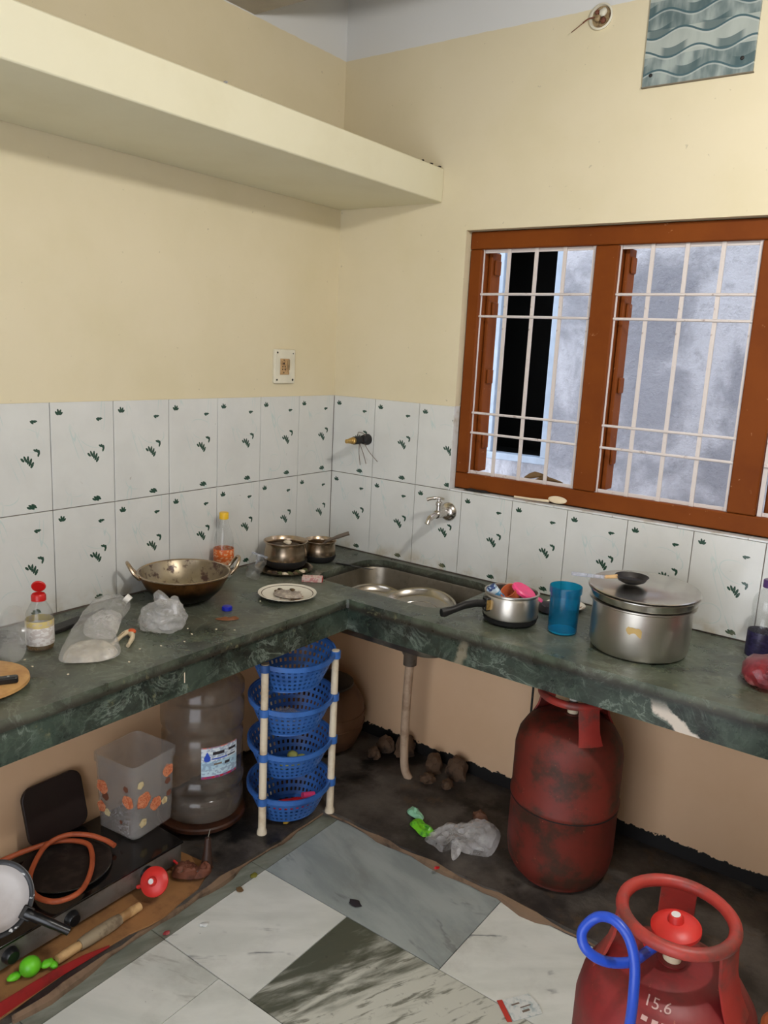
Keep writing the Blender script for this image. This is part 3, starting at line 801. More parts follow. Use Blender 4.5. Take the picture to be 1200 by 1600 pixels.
jb = thing('junction_box', 'round open junction box with loose wire high on the window wall', 'junction box', (.955, .006, 2.533))
MB().lathe([(.034, .0), (.036, .008), (.031, .010), (.029, .002)], 28, RX, False, False).build('rim', 'white_switch_plate', jb)
MB().lathe([(.0, .0015), (.0295, .0015)], 24, RX, False, False).build('backing', 'old_pvc_box', jb)
for k, (x, z, rad, mt) in enumerate(((.006, .010, .012, 'white_switch_plate'), (-.010, -.004, .010, 'old_pvc_box'), (.008, -.012, .009, 'rust_brown'), (-.012, .012, .007, 'rust_brown'))):
    MB().blob((x, -.008, z), (rad, .007, rad), 2, .3, 2, k).build('wire_joint', mt, jb)
MB().tube(spline([(-.01, -.006, 0), (-.035, -.016, -.004), (-.055, -.02, -.018), (-.082, -.022, -.034)], 6), [.0022] * 11 + [.0012] * 8, 6).build('wire', 'rust_brown', jb)

pn = thing('wave_tile_panel', 'grey-green wave printed tile screwed high on the window wall', 'tile panel', (1.10, -.003, 2.322))
MB().box(0, .297, 0, .009, 0, .30).build('board', 'wave_print_panel', pn, smooth=False)
MB().box(-.002, .299, -.0008, .0092, -.003, -.0002).build('edge_strip', 'panel_edge', pn, smooth=False)
for x, z in ((.022, .028), (.266, .036)):
    MB().lathe([(.0, .004), (.004, .003), (.0055, .0)], 12, Matrix.Translation((x, 0, z)) @ RX, False, False).build('screw', 'black_iron', pn)

# lamp of the room (out of frame on the right), an LED bulb on a wall bracket
lp = thing('wall_bulb', 'lit bulb on a bracket on the right-hand wall', 'lamp', BULB)
MB().lathe([(.0, -.045), (.018, -.042), (.032, -.02), (.034, 0), (.028, .022), (.018, .04)], 24, None, False, True).build('bulb', 'lamp_glow', lp)
MB().lathe([(.017, .041), (.018, .075), (.022, .08), (.022, .105), (.0, .105)], 20).build('holder', 'white_cap_plastic', lp)
MB().tube([(0, 0, .10), (.06, 0, .125), (XR - BULB[0], 0, .125)], .008, 8).build('bracket', 'white_cap_plastic', lp)

# ------------------------------------------------------------------ gas cylinders
CYL = [(.0, .007), (.108, .007), (.138, .020), (.152, .048), (.158, .09), (.158, .243), (.1615, .248), (.1615, .258), (.158, .263), (.158, .40), (.150, .44), (.130, .473), (.095, .496), (.05, .507), (.0, .510)]
def dome(s):
    """point on the dome measured by its distance s down from the shoulder ring at (.150,.44)"""
    pts = [(.158, .40), (.150, .44), (.130, .473), (.095, .496), (.05, .507)]
    for (r0, z0), (r1, z1) in zip(pts[:-1], pts[1:]):
        l = math.hypot(r1 - r0, z1 - z0)
        if s <= l or (r1, z1) == pts[-1]:
            t = s / l; return r0 + (r1 - r0) * t, z0 + (z1 - z0) * t, ((z1 - z0) / l, -(r1 - r0) / l)
        s -= l
def gas_cylinder(label, loc, rz, body, guard, angs, rh=.600):
    t = thing('gas_cylinder', label, 'gas cylinder', loc, (0, 0, rz))
    MB().lathe(CYL, 48, None, False, False).build('body', body, t)
    MB().lathe([(.112, .0), (.120, .0), (.120, .012), (.112, .012), (.112, .0)], 40, None, False, False).build('foot_ring', body, t)
    MB().tube([(.095 * math.cos(a), .095 * math.sin(a), rh) for a in [2 * PI * k / 44 for k in range(44)]], .0115, 12, True).build('guard_ring', guard, t)
    for a in angs:
        m = MB(); vs = []; fs = []
        prof = [(.128, .468), (.112, .50), (.101, .54), (.097, rh - .008)]
        nn = 6
        for r, z in prof:
            for dr in (0, .0055):
                for k in range(nn + 1):
                    w = (.031 if z > .49 else .036) / r
                    q = math.radians(a) + (-w + 2 * w * k / nn); vs.append(((r + dr) * math.cos(q), (r + dr) * math.sin(q), z))
        n2 = nn + 1
        for p in range(len(prof) - 1):
            for k in range(nn):
                for d in (0, 1):
                    i = (p * 2 + d) * n2 + k; j = ((p + 1) * 2 + d) * n2 + k; fs.append((i, i + 1, j + 1, j))
            for k in (0, nn):
                fs.append((p * 2 * n2 + k, (p * 2 + 1) * n2 + k, ((p + 1) * 2 + 1) * n2 + k, (p + 1) * 2 * n2 + k))
        m.add(vs, fs); m.build('guard_strap', guard, t)
    MB().tube([(.1588 * math.cos(a), .1588 * math.sin(a), .243) for a in [2 * PI * k / 48 for k in range(48)]], .0022, 6, True).build('weld_seam', 'charred', t)
    MB().lathe([(.024, .500), (.024, .511), (.016, .512), (.0, .512)], 20, None, False, False).build('valve_boss', body, t)
    MB().lathe([(.016, .5125), (.016, .526), (.0, .526)], 20, None, False, False).build('valve_collar', 'cream_plastic', t)
    MB().lathe([(.0145, .5265), (.0145, .542), (.011, .543), (.011, .550), (.0, .550)], 20, None, False, False).build('valve', 'rubber_black', t)
    return t
def regulator(parent, loc, rot, sc=1.0):
    r = bpy.data.objects.new('regulator', None); COL.objects.link(r); r.empty_display_size = .03
    r.parent = parent; r.location = loc; r.rotation_euler = rot; r.scale = (sc, sc, sc)
    reg_parts(r)
    return r
def reg_parts(r):
    MB().lathe([(.018, -.026), (.018, -.008), (.038, -.006), (.043, .0), (.043, .006), (.036, .012), (.022, .017), (.0, .019)], 36).build('disc', 'regulator_red', r)
    MB().lathe([(.014, .016), (.013, .026), (.010, .030), (.0, .030)], 20, None, True, False).build('knob', 'regulator_red', r)
    MB().lathe([(.0, .0305), (.008, .0305)], 14, None, False, False).build('sticker', 'sticker_white', r)
    MB().tube([(0, -.015, -.012), (0, -.062, -.016)], [.008, .006], 10).build('outlet', 'regulator_red', r)
cb = gas_cylinder('old rusty red gas cylinder standing under the window worktop', (1.2, -.298, .0215), 0, 'cylinder_red_worn', 'guard_red', (-42, 60, 158), .572)
MB().lathe([(.0, .551), (.013, .551), (.014, .556), (.014, .572), (.010, .576), (.0, .576)], 16, None, False, False).build('safety_cap', 'white_cap_plastic', cb)
cf = gas_cylinder('red gas cylinder in the foreground with regulator and blue hose', (1.728, -1.085, .001), 0, 'cylinder_red', 'guard_red', (-12, 104, 190))
regulator(cf, (0, 0, .572), (math.radians(8), 0, math.radians(-40)))
def on_dome(ac, s0):
    def fn(x, y):
        r, z, nrm = dome(s0 + y); a = math.radians(ac) + x / r; e = .0012
        return Vector(((r + nrm[0] * e) * math.cos(a), (r + nrm[0] * e) * math.sin(a), z + nrm[1] * e))
    return fn
text_mesh('15.6', .027, 'print_white', 'weight_marking', on_dome(-85, .106), cf)
for x0 in (-101, -92, -84, -77):
    MB().add([on_dome(x0, .082)(x, y) for x, y in ((-.005, 0), (.005, 0), (.005, .008), (-.005, .008))], [(0, 1, 2, 3)]).build('stencil_mark', 'print_white', cf)
for x0, w in ((-20, .010), (-13, .012)):
    MB().add([on_dome(x0, .055)(x, y) for x, y in ((-w / 2, -.012), (w / 2, -.012), (w / 2, .006), (-w / 2, .006))], [(0, 1, 2, 3)]).build('stencil_mark', 'print_white', cf)
tag(MB().tube(spline([(1.712, -1.125, .560), (1.703, -1.161, .563), (1.692, -1.217, .574), (1.662, -1.259, .587), (1.634, -1.275, .606), (1.622, -1.266, .627), (1.637, -1.249, .65), (1.665, -1.251, .662), (1.693, -1.258, .651), (1.711, -1.268, .621), (1.719, -1.280, .576), (1.72, -1.282, .513), (1.715, -1.280, .40), (1.70, -1.275, .2), (1.70, -1.30, .03), (1.66, -1.40, .009), (1.55, -1.55, .009)], 8), .0085, 12).build('gas_hose', 'hose_blue'), 'blue rubber gas hose looped beside the foreground cylinder', 'hose')
tag(MB().tube([(.976, -.085, .659), (.975, -.086, .028)], .004, 8).build('thin_rod', 'black_iron'), 'thin dark rod from worktop to floor behind the rusty cylinder', 'rod')
tub = thing('plastic_tub', 'small clear tub with peach lid behind the foreground cylinder', 'tub', (1.90, -.62, 0))
MB().lathe([(.0, .001), (.05, .001), (.058, .09), (.0605, .098)], 28, None, False, False).build('cup', 'clear_pet', tub)
MB().lathe([(.0, .112), (.055, .112), (.062, .106), (.062, .098), (.0, .098)], 28, None, False, False).build('lid', 'clay_cup', tub)

# ------------------------------------------------------------------ things on the right-hand worktop
TOP = .7705
def lathe_obj(name, prof, mat, parent, n=36, M=None): return MB().lathe(prof, n, M, False, False).build(name, mat, parent)
ck = thing('pressure_cooker', 'open aluminium pressure cooker with long black handle', 'cooker', (.985, -.325, TOP))
lathe_obj('body', [(.0, .0), (.068, .0), (.078, .008), (.082, .03), (.081, .078), (.078, .086), (.082, .090), (.082, .094), (.077, .095), (.0745, .088), (.077, .075), (.077, .03), (.07, .006), (.0, .004)], 'aluminium', ck, 44)
lathe_obj('charred_base', [(.0, -.0003), (.069, -.0003), (.0795, .008), (.081, .016), (.0835, .022)], 'charred', ck, 44)
hd = Vector((-.50, -.866, 0)); hs = Vector((.866, -.5, 0))
m = MB(); prof = [(.088, .062, .009, .012), (.12, .066, .009, .012), (.16, .063, .010, .012), (.20, .052, .011, .011), (.226, .046, .011, .014), (.236, .047, .010, .012)]
vs = []; fs = []
for d, z, w, h in prof:
    for k in range(10):
        a = 2 * PI * k / 10; vs.append(hd * d + hs * (w * math.cos(a)) + Vector((0, 0, z + h * math.sin(a))))
for p in range(len(prof) - 1):
    for k in range(10):
        j = (k + 1) % 10; fs.append((p * 10 + k, p * 10 + j, (p + 1) * 10 + j, (p + 1) * 10 + k))
fs += [tuple(range(10)), tuple((len(prof) - 1) * 10 + k for k in range(10))]
m.add(vs, fs); hnd = m.build('handle', 'black_plastic', ck)
Mh = Matrix((( hs.x, hd.x, 0, 0), (hs.y, hd.y, 0, 0), (0, 0, 1, 0), (0, 0, 0, 1)))
MB().box(-.013, .013, .078, .094, .040, .082, Mh).build('bracket', 'black_plastic', ck, bevel=.003)
MB().box(.0132, .0145, .080, .094, .046, .076, Mh).build('bracket_plate', 'brass', ck, smooth=False)
for z in (.05, .066):
    MB().lathe([(.003, 0), (.003, .002), (.0, .003)], 10, Mh @ Matrix.Translation((.006, .0942, z)) @ Matrix.Rotation(-PI / 2, 4, 'X'), False, False).build('rivet', 'steel', ck)
# what stands in the cooker
pk = MB().box(-.016, .016, -.011, .011, -.03, .045).build('blue_packet', 'blue_packet', None, True, (.955, -.352, .845), (math.radians(18), math.radians(-38), .4), .006)
tag(pk, 'blue and white packet sticking out of the pressure cooker', 'packet')
cup = thing('clay_cup', 'small brown cup lying in the pressure cooker', 'cup', (.990, -.335, .853), (math.radians(38), math.radians(-18), 0))
lathe_obj('bowl', [(.0, -.028), (.016, -.027), (.027, -.012), (.031, .006), (.026, .020), (.027, .024), (.024, .024), (.022, .018), (.026, .004), (.022, -.012), (.0, -.022)], 'clay_cup', cup, 28)
MB().blob((.031, -.006, .004), (.0035, .0035, .0035), 2, .05, 2).build('dot', 'sticker_white', cup)
pinkl = thing('pink_scoop', 'bright pink plastic scoop leaning out of the pressure cooker', 'scoop', (1.022, -.318, .872), (math.radians(14), math.radians(28), .5))
MB().lathe([(.0, .004), (.030, .004), (.034, .0), (.034, -.008), (.032, -.008), (.031, -.001), (.0, .0)], 32, None, False, False, 1.15, .9).build('disc', 'pink_plastic', pinkl)
MB().prism(rrect(.034, .062, -.008, .008, .005, 4), -.002, .003).build('tab', 'pink_plastic', pinkl, bevel=.001)
tag(MB().pillow([(.99, -.14, .776), (1.035, -.10, .776), (1.07, -.13, .778), (1.075, -.175, .776), (1.03, -.195, .776)], (0, 0, 1), .02, .005, 5, .006, 60, 4).build('crumpled_wrapper', 'dark_scrap'), 'dark crumpled wrapper lying behind the pressure cooker', 'wrapper')
tag(MB().lathe([(.0, .0), (.045, .0), (.06, .010), (.062, .010), (.046, -.002), (.0, -.002)], 32, None, False, False).build('saucer', 'white_melamine', None, True, (1.06, -.085, TOP + .003)), 'small pale saucer by the tiles behind the pressure cooker', 'saucer')

tm = thing('tumbler', 'translucent blue plastic tumbler beside the pressure cooker', 'tumbler', (1.144, -.303, TOP))
lathe_obj('wall', [(.0, .0015), (.0405, .0015), (.042, .004), (.0435, .10), (.0435, .118), (.0465, .120), (.0470, .138), (.0455, .140), (.0445, .124), (.0415, .114), (.040, .008)], 'blue_tumbler_plastic', tm, 40)
lathe_obj('base', [(.0, .0085), (.0395, .0085), (.0395, .0035), (.0, .0035)], 'turquoise_base', tm, 32)

pot = thing('cooking_pot', 'large aluminium cooking pot covered with a steel dish', 'pot', (1.358, -.275, TOP))
lathe_obj('body', [(.0, .0), (.118, .0), (.128, .006), (.134, .022), (.134, .134), (.143, .139), (.143, .142), (.131, .142), (.131, .022), (.12, .004), (.0, .003)], 'aluminium', pot, 64)
m = MB()                                    # patch of old tape
nn = 8; vs = []
ang0 = math.atan2(-2.417 + .275, 2.003 - 1.358) - .10
up = [.094, .100, .098, .099, .098, .097, .099, .097, .092]; lo = [.088, .080, .078, .082, .084, .083, .078, .074, .072]
for k in range(nn + 1):
    a = ang0 + (k / nn - .5) * .30
    vs += [(.1348 * math.cos(a), .1348 * math.sin(a), lo[k]), (.1348 * math.cos(a), .1348 * math.sin(a), up[k])]
m.add(vs, [(2 * k, 2 * k + 2, 2 * k + 3, 2 * k + 1) for k in range(nn)]); m.build('tape_patch', 'tape_tan', pot)
dish = thing('steel_dish', 'steel dish laid over the large cooking pot as a lid', 'dish', (1.358, -.275, TOP + .1427), (math.radians(1.5), math.radians(1.0), 0))
lathe_obj('bowl', [(.0, .003), (.128, .003), (.140, .008), (.146, .026), (.150, .028), (.150, .030), (.144, .031), (.138, .012), (.126, .0055), (.0, .0055)], 'steel', dish, 64)
lathe_obj('cover', [(.0, .036), (.06, .0365), (.075, .034), (.125, .0345), (.146, .0365), (.1485, .0345), (.146, .0325), (.120, .0315), (.0, .0315)], 'steel', dish, 64)
lad = thing('tempering_ladle', 'small black iron ladle lying on the pot lid', 'ladle', (1.325, -.290, .9540), (0, 0, math.radians(36)))
lathe_obj('bowl', [(.0, .001), (.022, .001), (.036, .008), (.044, .021), (.0455, .021), (.0425, .019), (.034, .008), (.02, .0045), (.0, .0045)], 'black_iron', lad, 36)
MB().tube([(-.040, 0, .018), (-.075, .004, .013)], [.006, .005], 10).build('wood_grip', 'wood_pin', lad)
MB().tube(spline([(-.072, .004, .013), (-.11, .006, .014), (-.165, .006, .018)], 5), [.0055] * 11, 10).build('handle', 'clear_handle', lad)

def bottle(name, label, loc, prof, mat, cap, capmat, lab=None, labmat=None, rot=(0, 0, 0), liquid=None, liqmat=None):
    t = thing(name, label, 'bottle', loc, rot)
    lathe_obj('shell', prof, mat, t, 36)
    if cap: lathe_obj('cap', cap, capmat, t, 28)
    if lab: lathe_obj('label_band', lab, labmat, t, 36)
    if liquid: lathe_obj('contents', liquid, liqmat, t, 32)
    return t
bottle('juice_bottle', 'clear ribbed plastic bottle with purple cap and navy label', (1.645, -.14, TOP),
       [(.0, .004), (.02, .001), (.034, .003), (.038, .010), (.038, .016), (.0365, .018), (.0365, .088), (.038, .092), (.037, .098), (.0385, .104), (.034, .122), (.0325, .128), (.034, .133), (.0335, .139), (.035, .145), (.035, .165), (.031, .182), (.020, .198), (.014, .206), (.013, .214)], 'clear_pet',
       [(.0, .231), (.0145, .231), (.016, .229), (.016, .210), (.014, .209)], 'purple_cap', [(.0372, .018), (.0376, .020), (.0376, .086), (.0372, .088)], 'navy_label')
MBl = MB()
ob_ = thing('onion_bag', 'red net bag over onions at the right end of the worktop', 'net bag', (1.70, -.30, TOP))
MB().blob((0, 0, .036), (.062, .075, .04), 3, .16, 2.2, 4, .0008).build('net', 'red_net', ob_)
MB().tube(spline([(.0, .03, .07), (.01, .05, .085), (.035, .06, .08)], 4), [.014, .012, .010, .010, .012, .014, .016, .018, .02], 10).build('net_neck', 'red_net', ob_)
for k, (x, y, z, r) in enumerate(((-.026, -.036, .029, .026), (.034, -.014, .030, .027), (-.020, .034, .029, .025))):
    o = MB().lathe([(.0, -r * .95), (r * .5, -r * .85), (r * .9, -r * .4), (r, .0), (r * .88, r * .45), (r * .5, r * .8), (r * .16, r * 1.0), (r * .1, r * 1.25), (.0, r * 1.28)], 24, None, False, False).build('onion', 'onion_red', None, True, (1.70 + x, -.30 + y, TOP + z), (1.1 - k * .5, .6, k))
    tag(o, ['front onion in the red net bag, nearest the worktop edge', 'rightmost onion in the red net bag', 'onion in the red net bag nearest the purple-capped bottle'][k], 'onion', 'onions in the red net')
ws = thing('wooden_spoon', 'pale wooden spoon lying on the window sill', 'spoon', (.80, .010, 1.0795), (0, 0, math.radians(2)))
MB().tube([(0, 0, .004), (.06, .001, .004), (.125, .002, .006)], [.0030, .0036, .0045], 8).build('handle', 'cream_plastic', ws)
MB().blob((.150, .012, .0125), (.033, .0045, .0125), 3, .03, 2).build('bowl', 'cream_plastic', ws)
tag(MB().pillow([(.60, .012, 1.078), (.66, .016, 1.078), (.70, .022, 1.078), (.68, .029, 1.078), (.61, .028, 1.078)], (0, 0, 1), .006, .001, 4, .004, 90, 3).build('sill_dirt', 'black_dirt'), 'dark dirt gathered at the left end of the window sill', 'dirt')
for k, (a, b) in enumerate((((.80, .066, 1.139), (.90, .075, 1.152)), ((.84, .070, 1.139), (.95, .064, 1.145)))):
    mid = (Vector(a) + Vector(b)) / 2 + Vector((0, 0, .018 - k * .008))
    tag(MB().pillow([a, mid + Vector((-.012, .004, .005)), b, mid + Vector((.01, .005, -.012))], (0, -.6, 1), .003, .002, 4, .003, 60, k).build('dry_leaf', 'dry_leaf'), ['curled dry leaf on the lower rail behind the left grille', 'flat dry leaf beside the mullion behind the left grille'][k], 'leaf', 'dry leaves behind the grille')

# plates in the sink
def thali(label, loc, rot, r=.135):
    o = MB().lathe([(.0, .0), (r * .55, .0), (r * .56, .0016), (r * .60, .0016), (r * .61, .0), (r * .80, .0), (r * .88, .004), (r * .95, .018), (r, .020), (r * 1.005, .0185), (r * .955, .0165), (r * .89, .001), (r * .81, -.003), (.0, -.003)], 56, None, False, False).build('steel_plate', 'steel_plate_metal', None, True, loc, rot)
    return tag(o, label, 'plate', 'steel plates in the sink')
thali('steel plate at the left end of the sink, lowest of the three', (.405, -.215, .645), (math.radians(12), math.radians(14), 0), .125)
thali('middle steel plate in the sink, tilted under another', (.535, -.195, .650), (math.radians(14), math.radians(-3), .3), .14)
thali('topmost steel plate in the sink beside the cooker handle', (.585, -.225, .672), (math.radians(15), math.radians(3), 0), .14)

# ------------------------------------------------------------------ things on the left-hand worktop
wk = thing('wok', 'blackened two-handled wok with cooked-on food', 'wok', (.158, -.872, TOP))
outp = [(.0, .0), (.05, .001), (.085, .016), (.112, .042), (.130, .076), (.134, .088)]
lathe_obj('outer_bowl', outp + [(.1375, .090), (.1375, .0925)], 'wok_outside', wk, 56)
lathe_obj('inner_bowl', [(.1375, .0925), (.132, .0915), (.127, .078), (.109, .045), (.083, .020), (.048, .006), (.0, .005)], 'wok_inside', wk, 56)
lathe_obj('rim', [(.1372, .089), (.1395, .0905), (.1395, .0935), (.1365, .0945), (.134, .092)], 'steel_used', wk, 56)
for s_ in (-1, 1):
    d = Vector((.51, .86, 0)) * s_; pr_ = Vector((-.86, .51, 0))
    pts = [d * .133 - pr_ * .030 + Vector((0, 0, .082)), d * .150 - pr_ * .030 + Vector((0, 0, .100)), d * .163 - pr_ * .018 + Vector((0, 0, .122)), d * .166 + Vector((0, 0, .128)), d * .163 + pr_ * .018 + Vector((0, 0, .122)), d * .150 + pr_ * .030 + Vector((0, 0, .100)), d * .133 + pr_ * .030 + Vector((0, 0, .082))]
    MB().tube(spline(pts, 5), .0052, 10).build('loop_handle', 'steel_used', wk)
for k, (x, y, r) in enumerate(((.02, .01, .022), (-.03, .02, .018), (.0, -.03, .02), (.035, -.02, .016), (.05, .03, .02))):
    MB().blob((x, y, .010 + (x * x + y * y) * 2.6), (r, r * .8, .007), 2, .4, 3, k).build('food_scrap', ('food_dark', 'food_grey', 'food_dark', 'food_grey', 'food_dark')[k], wk)

yb = bottle('oil_bottle', 'empty clear bottle with yellow cap and orange label', (.048, -.612, TOP),
       [(.0, .006), (.02, .002), (.031, .003), (.034, .012), (.034, .10), (.0325, .104), (.033, .125), (.028, .150), (.018, .178), (.0125, .195), (.012, .206)], 'clear_pet',
       [(.0, .222), (.014, .222), (.0155, .220), (.0155, .200), (.0135, .199)], 'yellow_cap', [(.0342, .048), (.0347, .049), (.0347, .098), (.0342, .099)], 'orange_label')
pb = thing('small_water_bottle', 'small clear crumpled bottle leaning right of the wok', 'bottle', (.160, -.592, TOP + .012), (math.radians(-18), math.radians(14), .4))
lathe_obj('shell', [(.0, .004), (.018, .0), (.024, .008), (.026, .02), (.0235, .028), (.0275, .036), (.0245, .044), (.029, .054), (.030, .066), (.027, .078), (.0275, .082)], 'clear_pet', pb, 28)
lathe_obj('blue_rim', [(.0265, .079), (.0285, .080), (.0285, .085), (.0265, .086)], 'clear_handle', pb, 28)
bc = thing('blue_bottle_cap', 'blue screw cap lying on the left worktop', 'bottle cap', (.318, -.846, TOP))
lathe_obj('top', [(.0, .013), (.0125, .013), (.0142, .011), (.0145, .0005), (.012, .0003), (.0, .0003)], 'blue_cap_plastic', bc, 24)
for k in range(12):
    a = k * PI / 6; MB().box(.0143, .0152, -.0012, .0012, .001, .010, Matrix.Rotation(a, 4, 'Z')).build('ridge', 'blue_cap_plastic', bc, smooth=False)
tag(MB().pillow([(.352, -.925, TOP + .001), (.372, -.900, TOP + .002), (.392, -.872, TOP + .002), (.402, -.885, TOP + .001), (.385, -.915, TOP + .001)], (0, 0, 1), .004, .0005, 4, .003, 120, 2).build('onion_skin', 'onion_skin'), 'strip of brown onion skin in front of the blue cap', 'onion skin')

wp = thing('dinner_plate', 'white plate with grey food remains near the inner corner', 'plate', (.352, -.622, TOP))
lathe_obj('dish', [(.0, .002), (.05, .002), (.062, .005), (.086, .013), (.0925, .0145), (.0925, .0130), (.086, .0105), (.062, .0015), (.05, .0005), (.0, .0005)], 'white_melamine', wp, 56)
MB().pillow([(-.045, -.01, .006), (-.02, -.035, .006), (.03, -.03, .006), (.055, .0, .007), (.035, .028, .006), (.0, .02, .006), (-.02, .028, .006)], (0, 0, 1), .010, .003, 6, .006, 70, 6).build('food_heap', 'food_grey', wp)
for k, (x, y) in enumerate(((-.05, .02), (-.045, .0), (.05, -.03), (-.02, .045))):
    MB().blob((x, y, .0075), (.010, .007, .004), 2, .4, 3, k).build('food_scrap', 'food_dark', wp)
sp2 = thing('scrap_plate', 'steel plate of vegetable scraps under the larger steel pot', 'plate', (.140, -.412, TOP))
lathe_obj('dish', [(.0, .001), (.075, .001), (.088, .005), (.100, .013), (.1015, .0135), (.1015, .0125), (.089, .003), (.076, -.0003), (.0, -.0003)], 'steel_used', sp2, 48)
for k in range(9):
    a = -1.5 + k * .24; rr_ = .068 + .012 * random.random()
    MB().blob((rr_ * math.cos(a), rr_ * math.sin(a), .009), (.013, .009, .006), 2, .4, 3, k).build('vegetable_scrap', ('food_green', 'food_dark', 'food_green', 'onion_white')[k % 4] if k % 5 else 'food_dark', sp2)
def steel_pot(name, label, loc, r, h, rz=0):
    t = thing(name, label, 'pot', loc, (0, 0, rz))
    lathe_obj('body', [(.0, .003), (r * .70, .003), (r * .88, h * .10), (r * .97, h * .30), (r * .95, h * .6), (r * .90, h * .84), (r * .93, h * .93), (r * 1.0, h * .97), (r, h), (r * .96, h), (r * .88, h * .9), (r * .86, h * .84), (r * .92, h * .5), (r * .92, h * .25), (r * .7, h * .08), (.0, h * .06)], 'steel_used', t, 44)
    lathe_obj('charred_base', [(.0, .0005), (r * .71, .0005), (r * .89, h * .09), (r * .985, h * .27), (r * .975, h * .33)], 'charred', t, 44)
    return t
p1 = steel_pot('steel_pot', 'larger steel pot with food in it, standing on a plate', (.108, -.372, TOP + .0015), .079, .095)
MB().blob((0, 0, .07), (.066, .066, .012), 3, .18, 4, 3).build('food', 'food_dark', p1)
MB().blob((.0, .01, .086), (.016, .013, .008), 2, .2, 2, 5).build('onion_piece', 'onion_white', p1)
p2 = steel_pot('steel_pot', 'smaller steel pot with a grey ladle in it in the corner', (.142, -.222, TOP), .060, .080)
ld = thing('ladle', 'grey steel ladle resting in the smaller steel pot', 'ladle', (.142, -.222, TOP + .03))
MB().tube(spline([(-.02, -.01, .0), (.02, .012, .045), (.06, .040, .068), (.085, .062, .080)], 5), [.004] * 5 + [.0055] * 4 + [.0075] * 7, 10).build('handle', 'drain_coupling', ld)
lathe_obj('scoop', [(.0, -.012), (.018, -.008), (.025, .004), (.0235, .004), (.017, -.006), (.0, -.0095)], 'steel_used', ld, 24, Matrix.Translation((-.022, -.012, .004)))
mb_ = thing('matchbox', 'small pink and white matchbox beside the sink', 'matchbox', (.297, -.440, TOP), (0, 0, math.radians(35)))
MB().box(-.034, .034, -.018, .018, .0003, .016).build('sleeve', 'match_label', mb_, smooth=False, bevel=.0008)
MB().box(.0342, .0352, -.0165, .0165, .002, .0145).build('tray_end', 'red_scrap', mb_, smooth=False)
kn = thing('thin_knife', 'thin dark knife lying between the corner pots and the sink', 'knife', (.245, -.205, TOP), (0, 0, math.radians(12)))
MB().box(-.035, .03, -.004, .004, .0003, .006).build('handle', 'black_plastic', kn, bevel=.0015)
MB().prism([(.030, -.005), (.11, -.003), (.118, .002), (.03, .004)], .0015, .0028).build('blade', 'black_iron', kn, smooth=False)

sb = bottle('sauce_bottle', 'clear sauce bottle with open red flip cap', (.205, -1.372, TOP),
       [(.0, .004), (.02, .0005), (.031, .002), (.0335, .008), (.0335, .082), (.031, .096), (.022, .115), (.0155, .127), (.0145, .132)], 'clear_pet',
       [(.0155, .126), (.0178, .127), (.0178, .140), (.0150, .144), (.0, .144)], 'red_cap', [(.0338, .016), (.0342, .017), (.0342, .078), (.0338, .079)], 'sauce_label',
       liquid=[(.0, .005), (.031, .005), (.0325, .009), (.0325, .022), (.0, .022)], liqmat='amber_oil')
MB().lathe([(.0, -.003), (.016, -.003), (.0175, .0), (.0165, .003), (.0, .0035)], 24, Matrix.Translation((-.012, .008, .158)) @ Matrix.Rotation(math.radians(62), 4, Vector((-.6, -.8, 0))), False, False).build('flip_lid', 'red_cap', sb)
rb = thing('rolling_board', 'round pale wooden rolling board at the left edge', 'board', (.318, -1.598, TOP))
lathe_obj('disc', [(.0, .022), (.108, .022), (.114, .019), (.115, .012), (.108, .008), (.0, .008)], 'wood_board', rb, 56)
for k in range(3):
    a = k * 2.1 + .4; MB().lathe([(.0, .0003), (.012, .0003), (.012, .0078), (.0, .0078)], 14, Matrix.Translation((.07 * math.cos(a), .07 * math.sin(a), 0)), False, False).build('foot', 'wood_board', rb)
kf = thing('kitchen_knife', 'black handled kitchen knife lying on the rolling board', 'knife', (.378, -1.585, TOP + .0222), (0, 0, math.radians(62)))
MB().prism(rrect(-.045, .050, -.010, .010, .007, 5), .0004, .015).build('handle', 'black_plastic', kf, bevel=.003)
MB().prism([(-.045, -.012), (-.045, .010), (-.15, .006), (-.165, -.008)], .006, .0075).build('blade', 'steel', kf, smooth=False)
for x in (-.025, .03): MB().lathe([(.003, .015), (.003, .0158), (.0, .016)], 10, Matrix.Translation((x, 0, 0)), False, False).build('rivet', 'steel', kf)
sl = thing('flat_scraper', 'long flat black utensil lying against the left wall', 'utensil', (.112, -1.205, TOP), (0, 0, math.radians(101)))
MB().prism(rrect(-.10, .02, -.020, .020, .008, 4), .0004, .012).build('blade', 'black_iron', sl, bevel=.002)
MB().tube([(.018, 0, .009), (.10, .004, .010)], [.008, .007], 10).build('handle', 'black_plastic', sl)
def bag(name, label, outline, nrm, up, down, crumple, freq, seed, mat, cat='bag', rings=9):
    return tag(MB().pillow(outline, nrm, up, down, rings, crumple, freq, seed, 4).build(name, mat), label, cat)
z_ = TOP + .002
pch = thing('plastic_pouch', 'large limp clear pouch of white paste with a white cap', 'pouch', (0, 0, 0))
MB().pillow([(.323, -1.394, z_ + .004), (.366, -1.375, z_ + .004), (.402, -1.32, z_ + .004), (.40, -1.276, .782), (.352, -1.249, .79), (.28, -1.234, .80), (.263, -1.173, .81), (.193, -1.092, .82), (.10, -1.075, .82), (.095, -1.132, .82), (.208, -1.274, .81), (.278, -1.356, .79)], (.25, -.15, 1), .030, .006, 10, .009, 34, 3, 4).build('film', 'film', pch)
